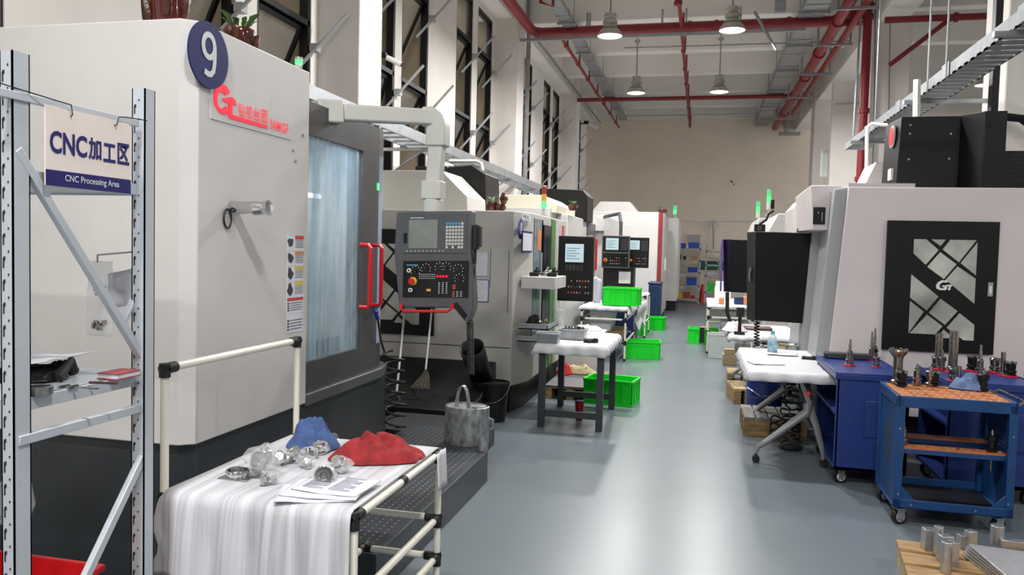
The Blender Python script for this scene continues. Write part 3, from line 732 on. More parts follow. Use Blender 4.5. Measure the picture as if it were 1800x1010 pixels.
b = B().tube([P(662, 535, X=X1-.01), P(660, 548, X=X1+.04), P(664, 560, X=X1+.02)], .014, 8); b.build('hose_sleeve', 'trayblue', m1)
# perforated step in front of the machine
t = thing('step_platform', 'dark steel step with perforated top in front of machine 9', 'platform', (-1.8, 4.3, 0))
ST = .21
b = B().prism([(X1, 3.32), (-1.4, 3.32), (-1.4, 5.27), (-1.6, 5.62), (-1.62, 6.3), (-2.5, 6.3), (-2.5, 5.68), (X1, 5.68)], 'z', 0, ST); b.build('frame', 'dark', t, bev=.004)
h_ = B()
for i in range(17):
    for j in range(54):
        x_ = -2.14+.042*i; y_ = 3.4+.046*j
        if x_ < -1.44 and (y_ < 5.22 or (x_ < -1.68 and y_ < 5.9)):
            a0 = .0045; h_.add([(x_-a0, y_-a0*2, ST+.0015), (x_+a0, y_-a0*2, ST+.0015), (x_+a0, y_+a0*2, ST+.0015), (x_-a0, y_+a0*2, ST+.0015)], [(0, 1, 2, 3)])
for o_ in (h_.build('perforation', 'galv', t),): o_['kind'] = 'stuff'
# on the roof of machine 9
q = P(525, 124, X=-2.3); stack_light(V((-2.3, q.y, 2.6)), .022, 'clear signal tube with a green light on the roof of machine 9', ['cleartube', 'greenlamp'], .022)
def rootpot(name, label, q, w_, h, leaves=True, seed=1):
    t = thing(name, label, 'plant', q); rr = random.Random(seed)
    b = B().lathe([(0, 0), (.42*w_, 0), (.46*w_, .1*h), (.44*w_, .5*h), (.5*w_, .8*h), (.46*w_, h), (.35*w_, h*.97), (0, h*.9)], q, 24)
    for i, v_ in enumerate(b.v):
        d = v_-q; k_ = 1+.22*nz(d.x*9, d.y*9, d.z*4+seed); b.v[i] = q+V((d.x*k_, d.y*k_, d.z))
    b.build('pot', 'potred', t)
    b = B()
    for i in range(9):
        a = rr.random()*6.28; r_ = w_*.47
        p0 = q+V((cos(a)*r_, sin(a)*r_, h*(.2+.5*rr.random()))); p1 = p0+V((cos(a)*w_*.12, sin(a)*w_*.12, h*.35)); b.tube([p0-V((0, 0, h*.2)), p0, (p0+p1)/2+V((0, 0, .01)), p1], .018, 6, rr=[.012, .024, .018, .008])
    b.build('root', 'root', t)
    if leaves:
        b = B()
        for i in range(12):
            a = rr.random()*6.28; l_ = w_*(.25+.3*rr.random()); p0 = q+V((cos(a)*w_*.2, sin(a)*w_*.2, h)); tp = p0+V((cos(a)*l_, sin(a)*l_, l_*.9)); s_ = V((-sin(a), cos(a), 0))*l_*.25
            md = (p0+tp)/2+V((0, 0, .02)); b.add([p0, md+s_, tp, md-s_, md+V((0, 0, -.012))], [(0, 1, 4), (1, 2, 4), (2, 3, 4), (3, 0, 4)])
        b.build('leaf', 'leaf', t)
    return t
rootpot('glazed_pot', 'shiny dark red pot standing on the front corner of the roof of machine 9', V((P(296, 36, Y=3.28).x, 3.28, 2.6)), .19, .24, False, 3)
q = P(418, 80, X=-2.38); rootpot('root_planter', 'gnarled brown root pot with one green leaf on the roof above number 9', V((-2.38, q.y+.02, 2.6)), .17, .13, True, 5)

# ------------------------------------------------------------------ diamond patterned door shared by machine 2 and the right machine
def diamond_door(t, o, w_, h, logo=True):
    "black door with glazed diamond pattern in the plane Y = o.y, lower left corner o, read from the photo"
    def D(u, v_, d=0): return V((o.x+u*w_, o.y-d, o.z+v_*h))
    polys = [[(.245, .14), (.355, .14), (.47, .22), (.36, .335), (.245, .25)], [(.40, .14), (.53, .14), (.485, .19)], [(.57, .14), (.80, .14), (.655, .31), (.505, .215)],
             [(.81, .155), (.81, .405), (.67, .315)], [(.485, .235), (.635, .325), (.53, .44), (.375, .35)], [(.645, .34), (.81, .43), (.81, .62), (.545, .445)],
             [(.235, .41), (.49, .575), (.39, .685), (.235, .59)], [(.235, .615), (.365, .695), (.235, .865)], [(.51, .59), (.665, .68), (.56, .79), (.41, .7)],
             [(.395, .715), (.54, .8), (.475, .865), (.245, .865)], [(.685, .695), (.82, .78), (.82, .9), (.73, .9), (.575, .81)], [(.55, .825), (.65, .89), (.50, .89)]]
    d = B(); d.box(o.x, o.y-.03, o.z, o.x+w_, o.y, o.z+h); door = d.build('door', 'black', t, bev=.004)
    g = B()
    for p in polys:
        vs = [D(u, 1-v_, .0315) for u, v_ in p]; n_ = len(vs); vs += [q_+V((0, -.002, 0)) for q_ in vs[:n_]]
        g.add(vs, [tuple(range(n_)), tuple(range(2*n_-1, n_-1, -1))]+[(i, n_+i, n_+(i+1) % n_, (i+1) % n_) for i in range(n_)])
    g.build('door_window', 'diamondpane', door)
    B().box(D(.92, 0).x, o.y-.036, D(0, .44).z, D(.965, 0).x, o.y-.03, D(0, .545).z).box(D(.93, 0).x, o.y-.045, D(0, .46).z, D(.95, 0).x, o.y-.036, D(0, .52).z, 1).build('latch', ['chrome', 'whitepvc'], door)
    return door, D
mat('diamondpane', (216, 219, 210), .25, .15, noise_=.35, nscale=2.6, rn=.12)

# ------------------------------------------------------------------ machine 2
Y2, X2 = 7.5, -1.78
m2 = thing('machining_center', 'grey white machine behind the hanging control panel, its diamond door facing us', 'machine', (-2.8, 8.8, 0))
b = B().prism([(-3.9, Y2), (X2, Y2), (X2+.1, Y2+.35), (X2+.1, 9.95), (-3.9, 9.95)], 'z', .28, 2.0); b.build('housing', 'mgrey', m2, bev=.008)
B().prism([(-3.9, Y2+.1), (X2-.03, Y2+.1), (X2+.03, Y2+.4), (X2+.03, 9.9), (-3.9, 9.9)], 'z', 0, .28).build('base', 'black', m2)
B().box(-3.9, Y2-.003, .652, X2-.01, Y2, .66).box(-2.07, Y2-.003, .29, -2.065, Y2, .65).box(P(862, 450, Y=Y2).x, Y2-.002, 1.25, P(862, 450, Y=Y2).x+.005, Y2, 1.62).box(P(894, 450, Y=Y2).x, Y2-.002, 1.0, P(894, 450, Y=Y2).x+.006, Y2, 1.62).build('panel_seam', 'keydark', m2)
diamond_door(m2, V((-3.42, Y2, .74)), .84, 1.06)
a0, a1, a2 = P(776, 304, Y=8.25), P(821, 345, Y=8.25), P(822, 371, Y=8.25)
b = B().prism([(-3.5, 2.0), (-3.5, 2.47), (a0.x, 2.47), (a1.x, a1.z), (a2.x, 2.0)], 'y', 8.25, 9.0); b.build('upper_cover', 'mgrey', m2, bev=.006)
b = B().prism([(-3.2, 2.5), (-2.7, 2.5), (-2.35, 2.55), (-2.15, 2.42), (-1.98, 2.42), (-1.98, 2.0), (-3.2, 2.0)], 'y', 9.62, 9.9)
c0, c1, c2, c3 = [P(a_, b_, Y=9.05) for a_, b_ in ((786, 294), (828, 290), (853, 305), (855, 365))]
b = B().box(-3.4, 9.05, 2.0, c0.x, 9.7, P(760, 292, Y=9.05).z).prism([(c0.x, 2.0), (c0.x, c0.z), (c1.x, c1.z), (c2.x, c2.z), (c3.x, 2.0)], 'y', 9.05, 9.7)
b.build('column_cover', 'black', m2, bev=.01)
B().box(-1.72, Y2+.45, 1.6, -1.715+.04, 9.9, 1.96).build('nameplate_rail', 'mgrey', m2)
# dark interior of its side door, green stripe
b = B().box(X2+.1, 8.33, .4, X2+.105, 8.42, 1.95, 0).box(X2+.1, 8.42, .4, X2+.12, 8.62, 1.9, 1).box(X2+.1, 8.62, .4, X2+.11, 8.88, 1.9, 1).box(X2+.1, 8.88, .3, X2+.115, 9.12, 1.98, 2).box(X2+.1, 9.14, .3, X2+.13, 9.7, 1.98, 3)
b.build('side_door', ['diamondpane', 'black', 'machgreen', 'mwhite'], m2)
B().box(X2+.1, 7.95, .7, X2+.108, 8.34, 1.95, 0).box(X2+.108, 8.1, 1.62, X2+.112, 8.3, 1.84, 1).build('side_window', ['sideglass', 'label_orange'], m2)
B().box(X2+.11, 9.25, 1.8, X2+.132, 9.4, 1.93, 0).box(X2+.11, 9.45, 1.8, X2+.132, 9.62, 1.93, 1).build('data_sticker', ['ink', 'label_red'], m2)
q = P(912, 402, X=X2+.06)
b = B().cyl((X2+.075, q.y-.01, q.z), (X2+.085, q.y-.01, q.z), .1, n=28)
nd = b.build('number_plate', 'purple', m2); nd['label'] = 'round violet number plate'
B().text('8', (X2+.086, q.y-.01, q.z), (0, 1, 0), (0, 0, 1), width=.07, height=.13, bold=.04, center=True).build('numeral', 'plate9', nd)
q = P(925, 382, X=X2+.09); B().box(X2+.1, q.y-.25, q.z-.03, X2+.105, q.y+.15, q.z+.03, 0).text('MVL', (X2+.106, q.y-.2, q.z-.02), (0, 1, 0), (0, 0, 1), width=.28, height=.04, m=1).build('name_label', ['paper', 'keydark'], m2)
PB = P(979, 528, Y=8.9)
hb = hmi(m2, (PB.x, 8.9, PB.z), (1, .04, 0), .405, P(979, 414, Y=8.9).z-PB.z, 'black', (.2, .6, .72, .88), True, (.2, .47, .72, .56))
B().tube([(-1.4, 9.0, 1.4), (-1.4, 9.25, 1.4), (-1.75, 9.3, 1.4)], .04, 8).build('panel_arm', 'panel', m2)
q = P(956, 388, Y=9.2); stack_light(V((-1.83, 9.2, 2.0)), .085, 'lit tower of red, amber and green on the roof of the second left machine', ['greenlamp', 'amber', 'redlamp'], .03)
q = P(866, 372, Y=8.2); rootpot('root_ornament', 'dark red root pot with curling stems on the second left machine roof', V((q.x, 8.2, 2.0)), .13, .13, True, 8)
t = thing('root_ornament', 'small red brown root figure beside the root pot on the second left machine', 'ornament', V((P(882, 370, Y=8.15).x, 8.15, 2.0)))
q = t.location.copy(); rr = random.Random(4); b = B()
for i in range(9):
    p0 = q+V((rr.uniform(-.04, .04), rr.uniform(-.03, .03), rr.uniform(0, .2))); b.lathe([(0, -.025), (.022, -.015), (.028, 0), (.02, .02), (0, .028)], p0, 8)
b.tube([q, q+V((.02, 0, .08)), q+V((-.01, 0, .16)), q+V((.02, 0, .22))], .02, 8); b.build('root', 'root', t)
# ------------------------------------------------------------------ machine 3, machine 4
m3 = thing('machining_center', 'third left machine with white hood, grey door and red handle', 'machine', (-2.6, 12, 0))
B().box(-3.9, 10.45, .25, -2.0, 13.6, 2.2).box(-2.0, 11.0, .25, -1.84, 14.0, 2.14).build('housing', 'mwhite', m3, bev=.01)
B().box(-3.9, 10.6, 0, -1.9, 13.5, .25).build('base', 'black', m3)
b = B().prism([(-3.3, 2.38), (-2.14, 2.38), (-1.93, 2.25), (-1.93, 2.14), (-3.3, 2.14)], 'y', 10.6, 12.2); b.build('upper_cover', 'mcream', m3, bev=.006)
B().box(-1.84, 12.9, .5, -1.825, 13.9, 2.1, 0).box(-1.83, 13.0, 1.0, -1.82, 13.6, 1.9, 1).build('door', ['panel', 'diamondpane'], m3)
for y in (13.35,): B().tube([(-1.83, y, 1.3), (-1.73, y, 1.32), (-1.73, y, 1.85), (-1.83, y, 1.87)], .02, 8).build('handle', 'redhandle', m3)
q = P(1000, 362, Y=12.4)
B().prism([(q.x-.5, 2.1), (q.x-.5, 2.62), (q.x+.2, 2.6), (q.x+.28, 2.5), (q.x+.28, 2.1)], 'y', 12.5, 13.2).build('column_cover', 'black', m3, bev=.01)
q = P(1008, 372, Y=11.2); rootpot('potted_plant', 'small leafy plant in a brown pot on the third left machine', V((q.x, 11.2, 2.2)), .12, .09, True, 9)
m4 = thing('machining_center', 'fourth left machine, pale blue grey, carrying two control panels', 'machine', (-2.6, 16, 0))
B().box(-3.9, 14.1, .2, -1.7, 17.6, 2.28).build('housing', 'mwhite', m4, bev=.01)
B().box(-3.9, 14.2, 0, -1.75, 17.5, .2).build('base', 'black', m4)
B().prism([(-3, 2.3), (-1.9, 2.3), (-1.6, 2.15), (-1.6, 2.0), (-3, 2.0)], 'y', 14.0, 14.1).build('upper_cover', 'mwhite', m4)
q = P(1058, 528-60, Y=12.6)
a_ = P(1058, 470, Y=12.9); 
hmi(m4, (P(1057, 470, Y=13.2).x, 13.2, P(1057, 470, Y=13.2).z), (1, .03, 0), .46, .54, 'panel', (.14, .56, .6, .92), True, (.68, .55, .95, .9))
a_ = P(1103, 470, Y=13.9)
hmi(m4, (a_.x, 13.9, a_.z), (1, .03, 0), .36, .53, 'black', (.08, .6, .55, .9), True, (.62, .55, .95, .9), True)
B().cyl((-1.35, 13.6, 1.8), (-1.35, 13.6, 2.15), .03).tube([(-1.35, 13.6, 2.1), (-1.4, 13.8, 2.3), (-1.7, 14.1, 2.25)], .03, 8).build('panel_arm', 'panel', m4)
B().box(-1.62, 13.5, .75, -1.1, 13.9, 1.38, 0).box(-1.35, 13.49, 1.1, -1.15, 13.5, 1.3, 1).build('electric_box', ['black', 'mwhite'], m4)
# ------------------------------------------------------------------ big far machine with the red stripe, and the one behind it
m5 = thing('machining_center', 'tall pale far machine with a red upright stripe at its corner', 'machine', (-2.4, 21, 0))
B().prism([(-3.8, 19.4), (-1.02, 19.4), (-1.02, 22.3), (-3.8, 22.3)], 'z', .12, 2.62).build('housing', 'mwhite', m5, bev=.01)
B().box(-1.02, 19.38, .12, -.93, 19.6, 2.62).build('corner_stripe', 'redpipe', m5)
B().box(-1.0, 19.6, .12, -.9, 22.3, 2.6).box(-.9, 20.6, 1.2, -.87, 20.66, 1.5, 1).build('side_door', ['mgrey', 'whitepvc'], m5)
B().box(-3.7, 19.5, 0, -1.0, 22.2, .12).build('base', 'black', m5)
q0, q1 = P(1040, 360, Y=20.5), P(1125, 372, Y=20.5)
B().prism([(q0.x, 2.62), (q0.x+.25, 2.92), (q0.x+1.0, 2.92), (q1.x, 2.62)], 'y', 20.3, 21.6).build('roof_hood', 'mwhite', m5)
q = P(1098, 368, Y=19.5)
q = P(1095, 395, Y=19.35)
B().box(P(1083, 400, Y=19.39).x, 19.37, P(1083, 425, Y=19.39).z, P(1116, 400, Y=19.39).x, 19.39, P(1083, 395, Y=19.39).z).build('hatch', 'mwhite', m5, bev=.005)
rootpot('potted_plant', 'tiny potted plant on the roof of the red striped machine', V((P(1172, 372, Y=19.7).x-.1, 19.7, 2.62)), .2, .09, True, 12)
m6 = thing('machining_center', 'slim white far machine just beyond the red striped one', 'machine', (-1.4, 24, 0))
B().box(-2.4, 22.9, .28, -.64, 25.5, 2.64).build('housing', 'mwhite', m6, bev=.01)
B().box(-2.4, 22.95, 0, -.66, 25.4, .28).build('base', 'black', m6)
stack_light(V((P(1186, 383, Y=23.1).x, 23.1, 2.64)), .12, 'glowing green lamp on the slim far machine at left', ['greenlamp', 'greenweak'], .05)

# ------------------------------------------------------------------ right machine with the diamond door
YR = 7.2
mr = thing('machining_center', 'large white machine at right with a black diamond glass door', 'machine', (2.4, 8.5, 0))
b = B(); zt = 2.225
pf = [(1.2, zt), (4.5, zt), (4.5, .3), (1.07, .3)]
b.prism(pf, 'y', YR, 9.4); b.build('housing', 'mwarm', mr, bev=.006)
B().prism([(1.1, zt-.02), (1.2, zt-.0), (1.07, .3), (.97, .3)], 'y', YR+.06, YR+.6).build('corner_post', 'plasticgrey', mr, bev=.004)
B().box(1.1, YR+.1, 0, 4.4, 9.3, .3).build('base', 'black', mr)
c0 = P(1548, 617, Y=YR); c1 = P(1757, 390, Y=YR)
door, D = diamond_door(mr, V((1.512, YR, .862)), .845, 1.085)
# silver mark on the door, built as it looks
def mark(poly, s_=1):
    return [(D(.46+u*.148, 0).x, D(0, .55-v_*.075).z) for u, v_ in poly]
gm = [(.62, .22), (.75, .1), (.68, .0), (.35, -.02), (.12, .2), (0, .55), (.05, .85), (.25, 1), (.55, 1), (.68, .88), (.68, .5), (.4, .5), (.36, .66), (.5, .66), (.48, .8), (.3, .8), (.2, .62), (.25, .38), (.42, .18)]
tm = [(.62, .42), (1.0, .42), (.96, .56), (.9, .6), (.86, .98), (.74, .98), (.78, .6), (.72, .56)]
B().prism(mark(gm), 'y', YR-.04, YR-.03).prism(mark(tm), 'y', YR-.04, YR-.03).build('door_emblem', 'whitepvc', door)
# aisle-side operator cabinet of the right machine
b = B(); yb0 = 7.6
b.hexa([(.96, yb0, 1.865), (1.18, yb0, 1.865), (1.18, 8.4, 1.865), (.885, 8.4, 1.865), (.93, yb0, 2.32), (1.18, yb0, 2.32), (1.18, 8.4, 2.32), (.86, 8.4, 2.32)])
b = B().hexa([(.965, 7.45, 1.865), (1.18, 7.45, 1.865), (1.18, 8.1, 1.865), (.9, 8.1, 1.865), (.925, 7.45, 2.26), (1.18, 7.45, 2.26), (1.18, 8.1, 2.26), (.87, 8.1, 2.2)])
b.build('top_cabinet', 'mwarm', mr, bev=.008)
q = P(1441, 379, Y=7.44)
B().box(q.x-.055, 7.435, q.z-.075, q.x+.045, 7.45, q.z+.075, 0).box(q.x+.015, 7.43, q.z-.045, q.x+.022, 7.436, q.z+.03, 1).box(q.x-.02, 7.43, q.z+.02, q.x-.01, 7.436, q.z+.035, 1).build('cabinet_vent', ['black', 'plasticgrey'], mr)
B().prism([(1.02, 1.86), (1.2, 1.86), (1.2, .3), (.93, .3)], 'y', 7.9, 8.9).build('side_door', 'plasticgrey', mr)
# black head box on its roof
b = B()
hx0, hx1, hx2, hx3 = P(1576, 300, Y=YR+.3).x, P(1684, 300, Y=YR+.3).x, P(1727, 300, Y=YR+.3).x, P(1764, 300, Y=YR+.3).x
z0, z1 = 2.22, 2.86
b.hexa([(hx0, YR+.3, z0), (hx1, YR+.3, z0), (hx1, 8.0, z0), (hx0-.02, 8.0, z0), (hx0+.02, YR+.3, z1), (hx1+.02, YR+.3, z1), (hx1+.02, 8.0, z1), (hx0, 8.0, z1)])
b.build('head_cover', 'blackmatte' if 'blackmatte' in MT else 'black', mr, bev=.006)
hx2, hx3 = P(1727, 300, Y=YR+.1).x, P(1766, 300, Y=YR+.1).x
b = B().prism([(hx1, YR+.3), (hx2, YR+.1), (hx3, YR+.1), (hx3, 8.0), (hx1, 8.0)], 'z', z0, z1+.005)
b.build('head_side', 'black', mr, bev=.006)
q = P(1597, 235, Y=YR+.29)
b = B().box(q.x, YR+.29, 2.3, q.x+.42, YR+.3, q.z)
b = B()
for u, v_ in ((1600, 220), (1599, 235), (1671, 235), (1597, 280), (1668, 279)):
    s_ = P(u, v_, Y=YR+.3); b.cyl(s_, s_-V((0, .008, 0)), .01, n=8)
b.build('screw', 'steel', mr)
q = P(1567, 243, Y=YR+.6)
B().lathe([(.0, -.012), (.1, -.012), (.1, 0), (0, 0)], (hx0-.0, YR+.5, q.z), 24, ax='x', sy=1.0, m=0).lathe([(0, -.016), (.082, -.016), (.082, -.012), (0, -.012)], (hx0, YR+.5, q.z), 24, ax='x', m=1).build('round_badge', ['plasticgrey', 'redbox'], mr)
q = P(1565, 307, Y=YR+.5); B().box(hx0-.02, YR+.42, q.z-.05, hx0-.0, YR+.54, q.z+.05).build('white_label', 'whitepvc', mr)
B().prism([(1.2, 2.22), (1.28, 2.22), (1.72, 2.22), (1.72, 2.26), (1.2, 2.26)], 'y', YR+.02, YR+.25).build('roof_lip', 'mwhite', mr)
q0 = P(1490, 318, Y=9.0); q1 = P(1555, 296, Y=9.0)
B().prism([(q0.x, 2.2), (q1.x-.2, q1.z+.0), (q1.x+.05, q1.z+.0), (q1.x+.05, 2.2)], 'y', 8.4, 9.0).build('roof_slope', 'mwhite', mr)
# folding arm and slotted cover at far right
b = B().tube([P(1765, 205, Y=YR+.4), P(1795, 208, Y=YR+.4), P(1830, 235, Y=YR+.4)], .035, 8); b.build('hinge_arm', 'black', mr)
q = P(1765, 265, Y=YR+.6); b = B().box(q.x, YR+.6, 2.2, q.x+.5, YR+1.2, q.z, 0)
for i in range(5):
    for j in range(4): b.box(q.x+.05+.11*j+.03*(i % 2), YR+.595, 2.27+.07*i, q.x+.12+.11*j+.03*(i % 2), YR+.6, 2.285+.07*i, 1)
b.build('slotted_cover', ['black', 'slot'], mr)
q = P(1448, 318, Y=8.2)
stack_light(V((P(1447, 318, Y=7.7).x, 7.7, 2.24)), .11, 'unlit clear signal tube on the right machine cabinet', ['cleartube', 'cleartube'], .03)
# black operator cabinets seen from behind
def opbox(label, x0, x1, y, z0, z1, dep, hang):
    t = thing('operator_cabinet', label, 'control cabinet', (x0, y, z0))
    b = B().hexa([(x0, y+dep, z0), (x0+.075, y, z0+.01), (x1, y, z0), (x1, y+dep, z0), (x0-.03, y+dep, z1), (x0+.045, y, z1), (x1+.02, y, z1-.01), (x1+.02, y+dep, z1)])
    b.build('cabinet_body', 'blackgloss' if 0 else 'cabblack', t, bev=.008)
    return t
mat('cabblack', (8, 8, 12), .35, spec=.25, noise_=.1, nscale=3)
t = opbox('large black operator cabinet seen from behind over the folding table', .465, 1.01, 8.0, .985, 1.86, .2, True)
q = P(1322, 483, Y=8.1); B().tube([q+V((-.012, 0, a_)) for a_ in (-.07,)]+[q+V((-.02, 0, 0.0))]+[q+V((-.012, 0, .07))], .014, 8).build('handle', 'steel', t)
B().box(.5, 8.05, 1.86, .6, 8.15, 1.93).text('O', (.53, 8.045, 1.875), (1, 0, 0), (0, 0, 1), width=.03, height=.04, m=1).build('bracket', ['black', 'plasticgrey'], t)
B().box(.9, 8.05, 1.86, 1.1, 8.15, 1.9).tube([(1.0, 8.1, 1.9), (1.15, 8.1, 1.95)], .04, 8).build('swing_arm', 'black', t)
coil((.56, 8.1, .98), (.57, 8.05, .5), .016, 16, .007).build('coiled_cable', 'rubber', t)
t = opbox('smaller black operator cabinet with a violet edge behind the large one', .31, .75, 10.8, 1.13, 1.835, .18, True)
B().box(.262, 10.9, 1.14, .285, 10.97, 1.83).build('edge_light', 'violet', t)
B().tube([(.36, 10.9, 1.13), (.37, 10.9, .85), (.42, 10.9, .72), (.6, 10.9, .7)], .025, 8).build('coiled_cable', 'rubber', t)
B().box(.7, 10.9, 1.4, 1.35, 11.0, 1.5).build('swing_arm', 'black', t)
# phone style lamp on arm above the cabinet
t = thing('magnetic_stand', 'black jointed arm holding a dark phone above the operator cabinet', 'stand', (.5, 8.1, 1.93))
B().tube([(.545, 8.1, 1.93), P(1347, 386, Y=8.1), P(1351, 376, Y=8.1), P(1360, 370, Y=8.1)], .012, 8).build('arm', 'rubber', t)
q = P(1358, 359, Y=8.1); B().cb((q.x, 8.1, q.z), (.035, .02, .09)).build('holder', 'blackgloss', t, bev=.004)
# further machines of the right row
def rmachine(label, x0, x1, y0, y1, z, sl=.15):
    t = thing('machining_center', label, 'machine', ((x0+x1)/2, y0, 0))
    B().prism([(x0, z-.25), (x0+sl, z), (x1, z), (x1, .2), (x0, .2)], 'y', y0, y1).build('housing', 'mwhite', t, bev=.01)
    B().box(x0+.05, y0+.05, 0, x1, y1-.05, .2).build('base', 'black', t)
    return t
t = rmachine('bright white machine on the right behind the black operator cabinets', P(1352, 400, Y=12.5).x, 3.4, 12.5, 15.2, P(1352, 375, Y=12.5).z, .12)
B().box(1.22, 12.47, 1.95, 1.36, 12.5, 2.12, 0).box(1.24, 12.46, 2.02, 1.34, 12.47, 2.1, 1).build('small_display', ['mgrey', 'pink'], t)
stack_light(V((P(1347, 377, Y=13).x+.03, 13, P(1352, 375, Y=12.5).z-.03)), .1, 'taller of two glowing green signal tubes on the right row', ['cleartube', 'greenlamp', 'greenweak'], .032)
t = rmachine('far white machine on the right with its edge just showing beside the black cabinets', P(1325, 395, Y=17).x, 3.4, 16.9, 19.5, P(1326, 383, Y=17).z, .1)
stack_light(V((P(1328, 394, Y=17.3).x+.04, 17.3, P(1326, 383, Y=17).z-.1)), .11, 'shorter of two glowing green signal tubes on the right row', ['cleartube', 'greenlamp', 'greenweak'], .04)
t = thing('machine_panel', 'pale blue tilted machine screen hood left of the white top cabinet', 'machine hood', (1.1, 9.6, 2.0))
b = B().prism([(P(1394, 405, Y=9.7).x, 1.9), (P(1394, 370, Y=9.7).x, 2.18), (P(1410, 357, Y=9.7).x, 2.3), (1.3, 2.3), (1.3, 1.9)], 'y', 9.7, 10.6); b.build('hood', 'mwhite', t)
B().box(1.1, 9.8, .25, 1.3, 11.1, 1.9).build('column', 'mgrey', t); B().box(1.05, 9.75, 0, 1.35, 11.1, .25).build('base', 'black', t)
# ------------------------------------------------------------------ helpers for loose things
def drape(x0, x1, y0, y1, z, hl=0, hr=0, hf=0, hb=0, n=34, seed=0, amp=.006, hem=.02, mat_='foam', name='foam_sheet', label='', cat='foam sheet', group=None, lift=.004):
    "sheet lying on a top at height z and hanging over its left, right, front and back edges"
    W_, D_ = x1-x0, y1-y0
    U0, U1, V0, V1 = -hl, W_+hr, -hf, D_+hb
    nu = max(10, int((U1-U0)/.028)); nv = max(10, int((V1-V0)/.028))
    def fn(a, c):
        u = U0+(U1-U0)*a; v_ = V0+(V1-V0)*c
        wob = 1+hem*8*nz(u*4, v_*4, seed)
        du = min(0, u) if u < 0 else max(0, u-W_); dv = min(0, v_) if v_ < 0 else max(0, v_-D_)
        hang = max(abs(du), abs(dv))*wob if (abs(du)+abs(dv)) > 0 else 0
        r = .02
        out = lambda d: r*(1-math.exp(-abs(d)/r))*(1 if d > 0 else -1)
        x = x0+min(max(u, 0), W_)+out(du)+(.22*abs(du)*(1 if du > 0 else -1) if du else 0)*.4
        y = y0+min(max(v_, 0), D_)+out(dv)+(.2*dv*.4)
        drop = max(0, hang-.008)
        rip = amp*(3 if drop > 0 else .6)
        x += rip*sin(v_*34+seed*2)*min(1, drop*6)*(1 if du else 0); y += rip*sin(u*38+seed)*min(1, drop*6)*(1 if dv else 0)
        zz = z+lift-drop+(amp*.5*nz(u*5, v_*5, seed+3) + amp*.5 if drop == 0 else 0)
        return (x, y, zz)
    o = B().grid(fn, nu, nv).build(name, mat_, None, ang=80, sol=.004, loc=((x0+x1)/2, (y0+y1)/2, z))
    return tag(o, label, cat, group)
def lump(q, sx, sy, h, label, m, name, seed=0, peak=0, rz=0, cat='cloth'):
    "crumpled cloth heap resting at q"
    def fn(a, c):
        an = 2*pi*a; r_ = c
        px = cos(an)*r_*(1+.22*nz(cos(an)*1.3, sin(an)*1.3, seed)); py = sin(an)*r_*(1+.22*nz(cos(an)*1.3, sin(an)*1.3, seed+5))
        zz = h*(1-r_**2.6)*(1-peak)+h*peak*max(0, 1-r_**1.3)
        wx = px*1.1+.55*nz(px*1.4, py*1.4, seed+9); wy = py*1.1+.55*nz(px*1.5, py*1.5, seed+2)
        fold = .5+.5*sin(wx*7+wy*3.5+seed); f2 = .5+.5*sin(wy*8-wx*4+seed*2)
        zz *= .66+.34*fold+.22*f2; zz += h*(.12*nz(px*4, py*4, seed+4)+.09*sin(wx*15+seed)*sin(wy*11))*(1-r_)
        px *= 1+.1*fold; py *= 1+.1*f2
        x, y = rot((px*sx, py*sy), rz)
        return (q[0]+x, q[1]+y, q[2]+.004+max(0, zz)*(1 if c < .999 else 0))
    o = B().grid(fn, 56, 22).build(name, m, None, ang=60, sol=.004, sub=1, loc=q)
    return tag(o, label, cat)
def crumple(b, i0, amp, k=30):
    for i in range(i0, len(b.v)):
        p = b.v[i]; b.v[i] = p+V((nz(p.x*k, p.y*k, p.z*k), nz(p.y*k+7, p.z*k, p.x*k), nz(p.z*k, p.x*k+3, p.y*k)))*amp
    return b
# ------------------------------------------------------------------ rack on the left
XR = -1.74
t = thing('storage_rack', 'light grey slotted steel rack at the left edge holding the area sign', 'rack', (-2.2, 1.95, 0))
def post(x0, x1, y0, y1, zt, slots):
    b = B().box(x0, y0, 0, x1, y0+.004, zt).box(x1-.004, y0, 0, x1, y1, zt).box(x0, y0, 0, x0+.004, y1*.5+y0*.5, zt).box(x1-.018, y1-.004, 0, x1, y1, zt)
    z = .1; i = 0
    while z < zt-.05:
        b.box(x0+.008, y0-.001, z, x0+.0125, y0+.001, z+.026, 1); b.box(x0+.01, y0-.001, z+.02, x0+.016, y0+.001, z+.03, 1)
        b.box(x0+.024, y0-.001, z+.04, x0+.028, y0+.001, z+.046, 1)
        z += .06; i += 1
    return b.build('post', ['rackpaint', 'slot'], t)
post(XR-.036, XR+.004, 1.69, 1.745, 2.1, 1); post(XR-.03, XR+.018, 2.17, 2.218, 2.1, 1)
post(-2.95, -2.9, 1.69, 1.745, 2.1, 1); post(-2.95, -2.9, 2.17, 2.235, 2.1, 1)
def bar(p, q, w_, x=XR, dep=.02):
    a, c = P(p[0], p[1], X=x), P(q[0], q[1], X=x); b = B(); sqbeam(b, a, c, dep, w_); return b.build('brace', 'rackpaint', t, bev=.002)
bar((-10, 160), (240, 217), .022); bar((30, 775), (258, 713), .026); bar((28, 262), (256, 640), .024, XR-.004); bar((256, 790), (128, 1060), .026, XR+.004)
bar((214, 572), (246, 500), .014, XR-.03)
for z in (1.19, 1.8, P(150, 991, Y=2.12).z-.172):
    b = B().box(-2.92, 1.72, z-.03, XR-.02, 2.2, z-.0).box(-2.92, 1.7, z-.036, XR-.02, 1.722, z+.002).box(-2.92, 2.19, z-.036, XR-.02, 2.21, z+.002)
    b.box(XR-.03, 1.72, z-.036, XR-.012, 2.2, z+.0)
    b.build('shelf', 'rackpaint', t, bev=.002)
